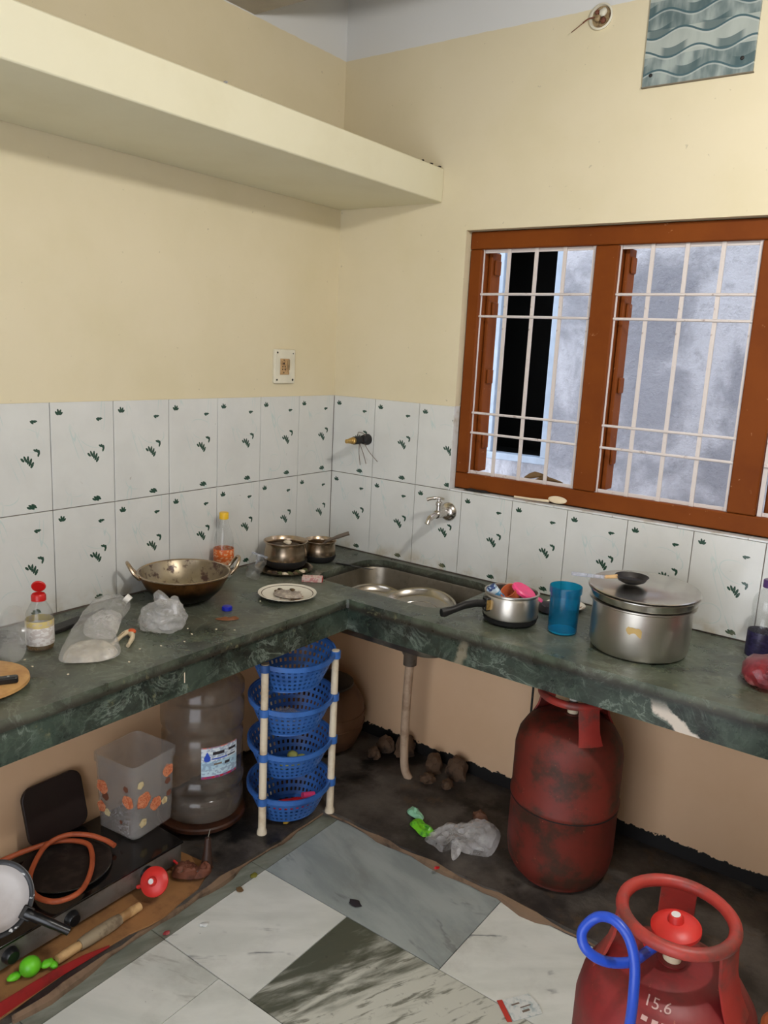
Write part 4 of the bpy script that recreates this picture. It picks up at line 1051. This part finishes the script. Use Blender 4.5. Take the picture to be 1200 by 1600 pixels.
MB().pillow([(.328, -1.386, z_ + .002), (.366, -1.367, z_ + .002), (.396, -1.32, z_ + .002), (.392, -1.278, .783), (.33, -1.262, .788), (.29, -1.30, .79), (.29, -1.35, .786)], (.2, -.1, 1), .016, .002, 7, .003, 40, 5, 4).build('paste', 'milky_film', pch)
MB().pillow([(.29, -1.30, .806), (.345, -1.262, .802), (.30, -1.205, .812), (.255, -1.17, .824), (.215, -1.20, .83), (.235, -1.26, .822)], (.25, -.15, 1), .012, .003, 7, .006, 50, 7, 4).build('inner_fold', 'film_dense', pch)
MB().lathe([(.0, -.008), (.012, -.008), (.0125, .008), (.0, .009)], 18, Matrix.Translation((.195, -1.104, .836)) @ Matrix.Rotation(.9, 4, Vector((.5, -.8, 0))), False, False).build('spout_cap', 'white_cap_plastic', pch)
b2 = thing('carrier_bag', 'crumpled white carrier bag in front of the wok', 'bag', (.312, -1.075, TOP), (0, 0, .3))
m = MB(); n0 = len(m.v)
m.blob((0, 0, .036), (.066, .064, .046), 5, .16, 1.3, 11, .001, .085); m.build('body', 'film_dense', b2)
for k, (a, b, c) in enumerate((((-.03, .03, .06), (-.022, .012, .092), (.012, .018, .066)), ((.02, .03, .06), (.036, .0, .088), (.05, -.012, .05)))):
    MB().tube(spline([a, b, c], 6), [.010, .012, .013, .014, .014, .013, .013, .012, .012, .012, .011, .010, .008], 8).build('loop', 'film', b2)
bag('clear_bag', 'limp clear plastic bag left of the sauce bottle', [(.10, -1.43, z_), (.205, -1.475, z_), (.25, -1.465, z_), (.253, -1.44, .79), (.238, -1.425, .85), (.182, -1.405, .88), (.150, -1.43, .875), (.12, -1.44, .82)], (.55, -.8, .1), .018, .018, .008, 40, 9, 'film_cloudy')
pe = thing('peeler', 'cream vegetable peeler with orange grip on the left worktop', 'peeler', (.30, -1.205, TOP))
MB().tube(spline([(.028, -.045, .006), (.008, -.012, .008), (-.010, .022, .010), (-.012, .045, .011)], 5), [.004] * 4 + [.006] * 5 + [.007] * 7, 10).build('handle', 'cream_plastic', pe)
MB().tube(spline([(-.008, .036, .008), (.018, .026, .009), (.042, .002, .007), (.060, -.020, .006)], 5), [.0075] * 5 + [.006] * 6 + [.005] * 5, 10).build('arm', 'cream_plastic', pe)
MB().blob((-.004, .040, .013), (.013, .010, .007), 2, .1, 2, 1).build('grip', 'orange_plastic', pe)
MB().tube([(.008, -.012, .0145), (-.006, .018, .0165)], .0012, 6).build('blade', 'steel', pe)
m = MB()
for x, y in ((.33, -1.19), (.39, -1.21), (.41, -1.16), (.36, -1.03), (.43, -1.10), (.30, -1.45), (.25, -1.44), (.40, -1.42), (.37, -.68), (.44, -1.28), (.42, -.98), (.33, -.72), (.46, -.95), (.40, -1.05)):
    m.blob((x, y, TOP + .0014), (random.uniform(.002, .005), random.uniform(.002, .004), .0016), 1, .4, 3, x * 50)
o = m.build('food_crumbs', 'onion_white'); o['kind'] = 'stuff'; o['label'] = 'pale food crumbs scattered on the left worktop'; o['category'] = 'crumbs'
tag(MB().box(-.0014, .0014, 0, .0005, -.014, .014).build('straw_bit', 'onion_white', None, False, (.4928, -1.152, .705), (0, 0, PI / 2)), 'short pale straw stuck to the left worktop edge', 'straw')

# ------------------------------------------------------------------ basket rack in the corner under the worktop
PZ = .0205
rk = thing('basket_rack', 'four-tier blue plastic basket rack with cream poles', 'rack', (0, 0, 0))
FL, FR = Vector((.394, -.758, 0)), Vector((.479, -.524, 0))
dv = (FR - FL).normalized(); nv = Vector((dv.y, -dv.x, 0))          # along the front, and outward to the room
RC = (FL + FR) / 2 - nv * .058
AX, BX = .142, .118
for P in (FL, FR):
    MB().lathe([(.0, PZ), (.0165, PZ), (.016, .030), (.0125, .04), (.0115, .585), (.0125, .588), (.0125, .596), (.0, .598)], 16, Matrix.Translation((P.x, P.y, 0)), False, False).build('pole', 'cream_pvc', rk)
BK = RC - nv * .128
MB().lathe([(.0, PZ), (.0165, PZ), (.0115, .04), (.0115, .598), (.0, .598)], 14, Matrix.Translation((BK.x, BK.y, 0)), False, False).build('pole', 'cream_pvc', rk)
def ell(a, f, z):
    return RC + dv * (AX * f * math.cos(a)) + nv * (BX * f * math.sin(a)) + Vector((0, 0, z))
for tier, zr in enumerate((.130, .282, .432, .578)):
    bk = bpy.data.objects.new('basket', None); COL.objects.link(bk); bk.parent = rk; bk.empty_display_size = .05
    NA, NR = 84, 11; vs = []; fs = []
    def rimz(a): return zr + .028 * (1 - math.sin(a)) * .5 * 1.3
    for k in range(NR + 1):
        t = k / NR; f = .97 - .30 * t ** 1.25
        for i in range(NA):
            a = 2 * PI * i / NA; z = rimz(a) * (1 - t) + (zr - .088) * t
            vs.append(ell(a, f, z))
    for k in range(NR):
        for i in range(NA):
            if k % 2 == 1 and i % 2 == 1: continue
            j = (i + 1) % NA; fs.append((k * NA + i, k * NA + j, (k + 1) * NA + j, (k + 1) * NA + i))
    o = MB().add(vs, fs).build('lattice_wall', 'blue_basket', bk, smooth=False)
    sm = o.modifiers.new('solid', 'SOLIDIFY'); sm.thickness = .0022
    # bottom
    m = MB(); vs = []; fs = []; NB = 6
    for k in range(NB + 1):
        f = .67 * (1 - k / (NB + .6))
        for i in range(42): vs.append(ell(2 * PI * i / 42, f, zr - .088 - .004 * (k > 0)))
    for k in range(NB):
        for i in range(42):
            if k % 2 == 1 and i % 2 == 1: continue
            j = (i + 1) % 42; fs.append((k * 42 + i, k * 42 + j, (k + 1) * 42 + j, (k + 1) * 42 + i))
    fs.append(tuple(NB * 42 + i for i in range(42)))
    o = m.add(vs, fs).build('lattice_base', 'blue_basket', bk, smooth=False)
    sm = o.modifiers.new('solid', 'SOLIDIFY'); sm.thickness = .0022
    pts = [ell(2 * PI * i / 56, .985, rimz(2 * PI * i / 56)) for i in range(56)]
    m = MB(); vs = []; fs = []
    for i, p in enumerate(pts):
        a = 2 * PI * i / 56; out = (ell(a, 1.02, 0) - ell(a, .98, 0)).normalized()
        vs += [p - out * .002 + Vector((0, 0, -.009)), p + out * .004 + Vector((0, 0, -.009)), p + out * .004 + Vector((0, 0, .007)), p - out * .002 + Vector((0, 0, .007))]
    for i in range(56):
        j = (i + 1) % 56
        for k in range(4): fs.append((i * 4 + k, i * 4 + (k + 1) % 4, j * 4 + (k + 1) % 4, j * 4 + k))
    m.add(vs, fs).build('rim', 'blue_basket', bk)
    for P in (FL, FR):
        MB().lathe([(.0135, -.012), (.0165, -.012), (.0165, .012), (.0135, .012), (.0135, -.012)], 18, Matrix.Translation((P.x, P.y, zr + .004)), False, False).build('clip_ring', 'blue_basket', bk)
c3 = RC + Vector((0, 0, .432 - .086))
tag(MB().blob(c3 + nv * .03 + Vector((0, 0, .034)) - dv * .03, (.06, .045, .034), 4, .15, 2, 21, None, .15).build('plastic_bag', 'film_cloudy'), 'clear bag stuffed in the second basket from the top', 'bag')
c2 = RC + Vector((0, 0, .282 - .086))
for k, (a, b) in enumerate(((-.035, .02), (.0, .03), (.035, .015), (.02, -.02))):
    p = c2 + dv * a + nv * b + Vector((0, 0, .020))
    o = MB().blob((0, 0, 0), (.021, .017, .016), 3, .12, 2, k).build('green_chilli_lime', 'lemon_green', None, True, p, (0, 0, k))
    o.name = 'lime'; tag(o, ['leftmost lime in the third rack basket from the top', 'lime nearest the front rim in the third rack basket', 'rightmost lime in the third rack basket', 'hindmost lime in the third rack basket'][k], 'lime', 'limes in the rack')
c1 = RC + Vector((0, 0, .130 - .084))
m = thing('red_packet', 'red packet in the lowest rack basket', 'packet', c1 + nv * .03 + Vector((0, 0, .012)), (0, .2, math.atan2(dv.y, dv.x)))
MB().pillow([(-.07, -.02, .004), (.05, -.028, .008), (.06, .018, .012), (-.06, .024, .008)], (0, 0, 1), .018, .006, 6, .003, 50, 4).build('pouch', 'red_scrap', m)
MB().lathe([(.0, -.022), (.010, -.022), (.010, .022), (.0, .022)], 14, Matrix.Translation((.052, .004, .038)) @ Matrix.Rotation(PI / 2, 4, 'Y'), False, False).build('tube_end', 'pink_plastic', m)

# ------------------------------------------------------------------ other things under the worktop
mk = thing('water_pot', 'round brown pot with dark lid behind the basket rack', 'pot', (.168, -.192, PZ))
lathe_obj('belly', [(.0, .002), (.08, .002), (.125, .03), (.150, .09), (.156, .15), (.148, .20), (.120, .245), (.095, .262), (.092, .262), (.115, .243), (.142, .20), (.150, .15), (.144, .09), (.12, .034), (.0, .01)], 'clay_brown', mk, 48)
for z, r in ((.12, .1548), (.165, .1555)): MB().tube([(r * math.cos(a), r * math.sin(a), z) for a in [2 * PI * k / 40 for k in range(40)]], .0028, 6, True).build('groove_band', 'clay_brown', mk)
lathe_obj('lid', [(.0, .295), (.03, .294), (.085, .284), (.108, .272), (.108, .2635), (.0, .2635)], 'black_iron', mk, 40)

st = thing('round_stool', 'low round wooden stool under the water jug', 'stool', (.190, -.828, PZ))
lathe_obj('seat', [(.0, .048), (.135, .048), (.140, .044), (.140, .034), (.135, .030), (.0, .030)], 'wood_seat', st, 48)
for k in range(3):
    a = k * 2.094 + .5; lathe_obj('foot', [(.0, .0003), (.014, .0003), (.016, .0298), (.0, .0298)], 'wood_dark', st, 12, Matrix.Translation((.10 * math.cos(a), .10 * math.sin(a), 0)))
jug = thing('water_jug', 'large clear ribbed water jug with printed label', 'water jug', (.190, -.826, PZ + .0485))
lathe_obj('shell', [(.0, .016), (.085, .010), (.105, .002), (.122, .010), (.130, .032), (.131, .066), (.128, .078), (.1235, .083), (.1235, .098), (.129, .105), (.131, .114), (.131, .132), (.1255, .142), (.1235, .148), (.127, .158), (.1275, .275), (.1235, .284), (.1235, .300), (.130, .310), (.131, .325), (.130, .374), (.1225, .388), (.1225, .396), (.131, .406), (.130, .430), (.108, .462), (.072, .486), (.036, .498), (.029, .502), (.028, .53)], 'clear_jug', jug, 56)
lathe_obj('cap', [(.0, .540), (.029, .540), (.031, .536), (.031, .512), (.0295, .511)], 'blue_cap_plastic', jug, 28)
ang = math.atan2(-2.417 + .808, 2.003 - .205); n = 12; vs = []
a0, a1 = ang - .02, ang + .95
m = MB()
for k in range(n + 1):
    a = a0 + (a1 - a0) * k / n; vs += [(.1286 * math.cos(a), .1286 * math.sin(a), -.052), (.1286 * math.cos(a), .1286 * math.sin(a), .052)]
m.add(vs, [(2 * k, 2 * k + 2, 2 * k + 3, 2 * k + 1) for k in range(n)])
lb = m.build('printed_label', 'jug_label', jug, loc=(0, 0, .217))
def on_jug(ac, zc):
    return lambda x, y: Vector((.1290 * math.cos(ac + x / .129), .1290 * math.sin(ac + x / .129), zc + y))
def patch(name, ac, zc, w, h, mat, par):
    f = on_jug(ac, zc); vs = []
    for k in range(5): vs += [f(-w / 2 + w * k / 4, -h / 2), f(-w / 2 + w * k / 4, h / 2)]
    return MB().add(vs, [(2 * k, 2 * k + 2, 2 * k + 3, 2 * k + 1) for k in range(4)]).build(name, mat, par, False)
f = on_jug(a0 + .14, .018)
dropp = [(.0, .020), (.005, .010), (.010, .0), (.0095, -.008), (.005, -.013), (-.005, -.013), (-.0095, -.008), (-.010, .0), (-.005, .010)]
MB().add([f(x, y) for x, y in dropp], [tuple(range(len(dropp)))]).build('drop_emblem', 'hose_blue', lb, False)
for x, zc, w, h, mt in ((.42, .030, .038, .010, 'dark_scrap'), (.80, .032, .03, .008, 'dark_scrap'), (.45, .012, .05, .004, 'hose_blue'), (.78, .012, .03, .004, 'dark_scrap'), (.40, -.006, .026, .006, 'grey_wire'), (.65, -.008, .018, .009, 'dark_scrap'), (.50, -.048, .11, .005, 'red_scrap')):
    patch('print_line', a0 + x, zc, w, h, mt, lb)

# gas stove pushed in on its own under the left worktop
sv = thing('gas_stove', 'black glass topped gas stove on cardboard under the worktop', 'stove', (0, 0, 0))
SVX0, SVX1, SVY0, SVY1 = .055, .335, -1.70, -1.035
MB().box(SVX0, SVX1 - .002, SVY0, SVY1, .052, .104).build('body', 'charred', sv, bevel=.004)
MB().box(SVX1 - .0018, SVX1 + .004, SVY0 + .002, SVY1 - .002, .046, .104).build('front_panel', 'brushed_stove_steel', sv, bevel=.001)
MB().box(SVX0 - .004, SVX1 + .008, SVY0 - .004, SVY1 + .004, .1043, .1115).build('glass_top', 'black_glass', sv, bevel=.002)
for y in (-1.16, -1.395, -1.56):
    MB().lathe([(.0, .018), (.015, .018), (.019, .012), (.021, .0), (.0, .0)], 20, Matrix.Translation((SVX1 + .0042, y, .075)) @ Matrix.Rotation(PI / 2, 4, 'Y'), False, False).build('knob', 'black_plastic', sv)
for x in (.09, .30):
    for y in (-1.66, -1.08): lathe_obj('foot', [(.0, .0265), (.014, .0265), (.012, .0518), (.0, .0518)], 'rubber_black', sv, 14, Matrix.Translation((x, y, 0)))
gd = thing('griddle', 'flat black iron griddle lying on the stove top', 'griddle', (.195, -1.315, .1118))
lathe_obj('disc', [(.0, .001), (.105, .001), (.118, .006), (.1195, .009), (.118, .0095), (.104, .005), (.0, .004)], 'black_iron', gd, 52)
MB().tube([(.119 * math.cos(a), .119 * math.sin(a), .0095) for a in [-.9 + 1.6 * k / 16 for k in range(17)]], .0012, 6).build('worn_edge', 'steel', gd)
tag(MB().tube(spline([(.03, -1.62, .118), (.045, -1.50, .120), (.058, -1.429, .128), (.075, -1.345, .131), (.102, -1.275, .131), (.165, -1.235, .131), (.225, -1.255, .131), (.285, -1.30, .131), (.328, -1.352, .131), (.338, -1.395, .134), (.318, -1.432, .134), (.262, -1.445, .131), (.200, -1.425, .131), (.150, -1.385, .133), (.112, -1.325, .146), (.118, -1.268, .152), (.155, -1.222, .146), (.200, -1.196, .136), (.236, -1.190, .131)], 7), .0072, 12).build('orange_hose', 'hose_orange'), 'orange rubber hose coiled on the stove top', 'hose')
lb2 = MB().prism(rrect(-.094, .094, 0, .172, .035, 7), 0, .012, Matrix(((0, 0, 1, 0), (1, 0, 0, 0), (0, 1, 0, 0), (0, 0, 0, 1)))).build('leaning_board', 'board_dark', None, True, (.052, -1.248, .1125), (0, math.radians(-15), 0), .003)
tag(lb2, 'dark brown rounded board leaning against the left wall', 'board')
bx_ = thing('storage_box', 'frosted plastic storage box printed with orange flowers', 'storage box', (.160, -1.060, .112), (0, 0, math.radians(6)))
m = MB(); rings = []
for d, z in ((-.006, .001), (0, .006), (.006, .215), (.010, .217), (.010, .240), (.007, .240), (.003, .215), (-.003, .008)):
    rings.append([(x, y, z) for x, y in rrect(-.078 - d, .078 + d, -.078 - d, .078 + d, .020, 5)])
n = len(rings[0]); fs = []
for k in range(len(rings) - 1):
    for i in range(n):
        j = (i + 1) % n; fs.append((k * n + i, k * n + j, (k + 1) * n + j, (k + 1) * n + i))
fs += [tuple(range(n)), tuple((len(rings) - 1) * n + i for i in range(n))]
m.add([p for r in rings for p in r], fs).build('tub', 'frosted_box', bx_)
def flower(face, u, z, r, mat, seed):
    """printed motif laid on one of the two faces the room sees"""
    pts = []
    for k in range(18):
        a = 2 * PI * k / 18; q = r * (1 + .08 * math.sin(a * 5 + seed) + .15 * mnoise.noise(Vector((k * .7, seed, 0)))); pts.append((q * math.cos(a), q * .95 * math.sin(a)))
    e = .0786 + .006 * (z / .215); u = u * 1.24; r = r * 1.4; z = z * 1.2 - .005
    if face == 0: vs = [(e + .0005, u + x, z + y) for x, y in pts]
    else: vs = [(u + x, -e - .0005, z + y) for x, y in pts]
    MB().add(vs, [tuple(range(18))]).build('flower_motif', mat, bx_, False)
flower(1, .028, .150, .001, 'flower_print', 0)
for fc, u, z, r, mt in ((0, -.036, .105, .026, 'flower_print'), (0, .002, .078, .022, 'flower_print'), (0, .040, .150, .021, 'flower_print'), (0, .030, .072, .012, 'flower_cream'), (0, .044, .086, .010, 'flower_brown'), (0, -.038, .045, .014, 'flower_cream'), (0, -.046, .15, .012, 'flower_cream'), (0, .040, .122, .011, 'flower_brown'),
                        (1, -.040, .120, .023, 'flower_print'), (1, -.030, .098, .014, 'flower_brown'), (1, -.045, .065, .018, 'flower_print'), (1, -.026, .055, .013, 'flower_cream'), (1, .046, .108, .022, 'flower_print'), (1, .040, .140, .010, 'flower_brown'), (1, .02, .045, .006, 'flower_brown')):
    flower(fc, u, z, r, mt, u * 90 + z * 50)

# pan, cardboard and kitchen litter in front of the stove
pc = Vector((.290, -1.565, .205)); nf = (Vector((2.003, -2.417, 1.554)) - pc).normalized()
nf = (nf + Vector((0, 0, .12))).normalized()
rx = Vector((0, 0, 1)).cross(nf).normalized(); uy = nf.cross(rx)
Mp = Matrix(((rx.x, uy.x, nf.x, pc.x), (rx.y, uy.y, nf.y, pc.y), (rx.z, uy.z, nf.z, pc.z), (0, 0, 0, 1)))
fp = thing('frying_pan', 'small pale-lined pan with black rim propped on the stove', 'pan'); fp.matrix_world = Mp
lathe_obj('dish', [(.0, -.030), (.058, -.030), (.070, -.022), (.078, -.004), (.0765, -.004), (.068, -.020), (.056, -.027), (.0, -.027)], 'pan_interior', fp, 48)
lathe_obj('rim', [(.0768, -.006), (.078, .0), (.084, .003), (.089, .002), (.090, -.003), (.084, -.008), (.079, -.008)], 'pan_rim', fp, 48)
hdv = Vector((.815, -.58, 0)); pts = [hdv * .082 + Vector((0, 0, -.004)), hdv * .105 + Vector((0, 0, .0)), hdv * .14 + Vector((0, 0, .006)), hdv * .195 + Vector((0, 0, .004))]
MB().tube(spline(pts, 5), [.014] * 4 + [.0125] * 4 + [.0115] * 4 + [.0105] * 4, 12).build('handle', 'black_plastic', fp)
MB().box(-.016, .016, .070, .098, -.012, .004, Matrix.Rotation(math.atan2(-.58, .815) - PI / 2, 4, 'Z')).build('handle_bracket', 'black_iron', fp, bevel=.003)
cbp = [(.405, -.972), (.425, -1.02), (.447, -1.065), (.452, -1.12), (.466, -1.20), (.462, -1.245), (.448, -1.30), (.445, -1.358), (.438, -1.45), (.442, -1.549), (.448, -1.62), (.452, -1.74), (.02, -1.74), (.02, -1.02), (.16, -1.01), (.30, -.985)]
tag(MB().prism(cbp, PZ, PZ + .0045).build('cardboard_sheet', 'cardboard', None, False), 'torn brown cardboard sheet under the gas stove', 'cardboard')
m = MB(); vs = []; ptsf = [(.452, -1.36, .030), (.448, -1.43, .045), (.444, -1.50, .052), (.446, -1.57, .058), (.448, -1.64, .062), (.450, -1.74, .062)]
for x, y, z in ptsf: vs += [(x - .004, y, PZ + .0048), (x - .004, y, z), (x - .001, y, z), (x - .001, y, PZ + .0048)]
fs = [(k * 4 + i, k * 4 + (i + 1) % 4, (k + 1) * 4 + (i + 1) % 4, (k + 1) * 4 + i) for k in range(5) for i in range(4)] + [(0, 1, 2, 3), (20, 21, 22, 23)]
tag(m.add(vs, fs).build('carton_flap', 'red_card', None, False), 'red printed carton flap standing along the cardboard edge', 'carton')
cr = thing('rolling_pin', 'worn wooden rolling pin in front of the stove', 'rolling pin', (.405, -1.355, PZ + .0225), (0, 0, math.radians(91)))
lathe_obj('barrel', [(.0, -.060), (.014, -.060), (.0165, -.04), (.017, .0), (.0165, .04), (.014, .060), (.0, .060)], 'wood_pin_dirty', cr, 22, Matrix.Rotation(PI / 2, 4, 'Y'))
for s_ in (-1, 1):
    MB().lathe([(.010, .0602), (.012, .066), (.0125, .10), (.0115, .124), (.0, .127)], 18, Matrix.Rotation(s_ * PI / 2, 4, 'Y'), True, False).build('grip', 'wood_pin', cr)
rg = thing('gas_regulator', 'red gas regulator lying by the rolling pin', 'regulator', (.395, -1.175, PZ + .062), (math.radians(28), math.radians(48), math.radians(-30)))
reg_parts(rg); rg.scale = (.92, .92, .92)
tg = thing('toy_ball', 'lime green plastic toy with round body and tabs', 'toy', (.385, -1.535, PZ + .030))
MB().blob((0, 0, 0), (.025, .025, .024), 3, .02, 2).build('body', 'lime_plastic', tg)
for k, (x, y, z, a, b) in enumerate(((-.012, -.034, -.012, .012, .018), (.016, .034, -.006, .013, .016), (.024, .045, -.012, .016, .010))):
    MB().blob((x, y, z), (a, b, .008), 2, .2, 3, k).build('tab', 'lime_plastic', tg)
ps = thing('pestle', 'dark wooden pestle standing by the cardboard', 'pestle', (.408, -1.0, PZ + .005), (math.radians(-8), math.radians(-6), 0))
lathe_obj('shaft', [(.0, .001), (.015, .001), (.0175, .010), (.0165, .03), (.0125, .055), (.0105, .085), (.009, .098), (.0, .101)], 'wood_dark', ps, 22)
MB().tube([(.0, .0, .100), (.004, .003, .125)], .0016, 6).build('wire_loop', 'steel', ps)
rp = thing('rusty_tongs', 'rusty brown folded metal holder right of the stove', 'tongs', (.395, -1.052, PZ + .006), (0, 0, .5))
MB().pillow([(-.05, -.015, .010), (-.02, -.03, .014), (.02, -.02, .012), (.03, .01, .012), (-.01, .03, .016), (-.045, .02, .012)], (.1, -.2, 1), .034, .006, 6, .008, 60, 8).build('jaw', 'rust_brown', rp)
MB().pillow([(.02, -.02, .014), (.05, .0, .01), (.055, .03, .012), (.02, .035, .016)], (.3, 0, 1), .026, .005, 6, .006, 60, 2).build('jaw', 'rust_brown', rp)
MB().tube(spline([(-.02, -.024, .030), (.0, -.022, .040), (.025, -.010, .030), (.045, .006, .024)], 4), .002, 6).build('bare_edge', 'steel', rp)
MB().tube([(-.06, .02, .035), (-.03, .0, .034)], .0035, 8).build('handle', 'red_scrap', rp)

# broken masonry where the drain runs out
for k, (x, y, r, h) in enumerate(((.375, -.060, .036, .04), (.452, -.042, .038, .06), (.60, -.065, .040, .045), (.69, -.050, .042, .055), (.625, -.145, .028, .022), (.70, -.13, .026, .02), (.375, -.135, .026, .03))):
    o = MB().blob((0, 0, h * .45), (r, r * .8, h), 3, .3, 2.2, k + 30, .0).build('rubble_stone', 'rubble_stone', None, True, (x, y, PZ), (0, 0, k))
    tag(o, ['broken masonry lump left of the drain pipe, lowest', 'tall masonry lump against the wall left of the drain pipe', 'broken masonry lump just right of the drain pipe', 'rightmost masonry lump against the window wall', 'small masonry chip in front of the drain lump', 'small masonry chip at the right end of the rubble', 'small masonry chip beside the brown pot'][k], 'rubble', 'rubble around the drain')
# litter on the plinth and floor
fb = thing('litter_bag', 'white plastic bag dropped on the plinth by the rusty cylinder', 'bag')
MB().pillow([(.811, -.447, PZ + .002), (.86, -.462, PZ + .004), (.893, -.474, PZ + .006), (.905, -.435, PZ + .01), (.95, -.435, PZ + .008), (.984, -.415, PZ + .004), (1.020, -.385, PZ + .004), (1.015, -.32, .055), (.975, -.285, .06), (.934, -.285, .06), (.881, -.343, .055), (.831, -.385, .045)], (.2, -.5, 1), .034, .010, 9, .013, 26, 15, 4).build('body', 'film_dense', fb)
MB().pillow([(.905, -.43, .05), (.925, -.47, .03), (.94, -.48, .022), (.945, -.45, .03), (.935, -.42, .05)], (.2, -.5, 1), .006, .004, 5, .005, 50, 3).build('corner_fold', 'film_dense', fb)
tag(MB().pillow([(.878, -.262, .045), (.902, -.242, .055), (.937, -.258, .05), (.912, -.285, .045)], (0, -.3, 1), .02, .02, 5, .008, 50, 3).build('paper_scrap', 'brown_paper'), 'brown paper scrap behind the litter bag', 'paper')
tag(MB().pillow([(.68, -.356, .026), (.693, -.329, .03), (.744, -.351, .03), (.748, -.372, .026), (.702, -.372, .026)], (0, 0, 1), .010, .003, 5, .006, 60, 3).build('snack_wrapper', 'mint_foil'), 'pale mint end of a torn snack wrapper on the plinth', 'wrapper', 'green wrappers on the plinth')
tag(MB().pillow([(.729, -.412, .026), (.739, -.376, .03), (.80, -.395, .03), (.823, -.405, .028), (.805, -.445, .026), (.76, -.428, .026)], (0, 0, 1), .012, .003, 5, .007, 60, 5).build('snack_wrapper', 'green_foil'), 'bright lime green snack wrapper touching the litter bag', 'wrapper', 'green wrappers on the plinth')
def bit(name, label, cat, c, r, mat, seed, th=.4):
    tag(MB().blob((0, 0, r * th), (r, r * .7, r * th), 2, .4, 2.5, seed, .0004).build(name, mat, None, True, c, (0, 0, seed)), label, cat)
bit('red_scrap', 'tiny red scrap on the mortar edge right of the grey slab', 'scrap', (.922, -.548, .022), .009, 'red_scrap', 1)
bit('yellow_peel', 'yellow peel scrap in front of the basket rack', 'peel', (.415, -.665, PZ), .018, 'yellow_peel', 2)
bit('dark_leaf', 'dark dried leaf on the grey marble slab', 'leaf', (.813, -.806, .0008), .020, 'dark_scrap', 3, .15)
bit('white_scrap', 'small white scrap on the marble floor at left', 'scrap', (.552, -1.137, .0008), .012, 'paper_white', 4, .3)
bit('green_leaf_bit', 'olive green leaf bit on the floor strip', 'leaf', (.508, -.905, .0008), .013, 'leaf_bit', 5, .3)
bit('brown_leaf_bit', 'brown leaf bit on the floor below the green one', 'leaf', (.521, -.975, .0008), .013, 'dry_leaf', 6, .2)
bit('pink_scrap', 'pinkish scrap on the mortar edge by the cardboard', 'scrap', (.50, -1.22, .0008), .010, 'onion_red', 8, .4)
cd_ = thing('torn_card', 'torn white card with red edge on the floor', 'card', (1.352, -.835, .0012), (0, 0, math.radians(59)))
MB().prism([(-.042, -.030), (.036, -.034), (.044, -.010), (.038, .030), (-.034, .034)], 0, .0016).build('sheet', 'paper_white', cd_, False)
MB().prism([(-.034, .0345), (-.045, -.030), (-.056, -.026), (-.047, .037)], 0, .0018).build('red_edge', 'paper_red', cd_, False)
for x, y, w, h in ((-.01, .012, .022, .004), (.01, -.002, .03, .003), (.004, -.014, .02, .006)):
    MB().box(x - w / 2, x + w / 2, y - h / 2, y + h / 2, .0017, .0020).build('print_line', 'grey_wire', cd_, False)
for k in range(4):
    bit('shelf_debris', ['dirt crumb at the very end of the loft shelf edge', 'dirt crumb second from the end of the loft shelf', 'dirt crumb third from the end of the loft shelf', 'lone pale scrap on the middle of the loft shelf edge'][k], 'dirt', ((.432, -.012, 2.1605), (.430, -.06, 2.1605), (.430, -.11, 2.1605), (.432, -.975, 2.1605))[k], .007, 'black_dirt' if k < 3 else 'clear_handle', k)
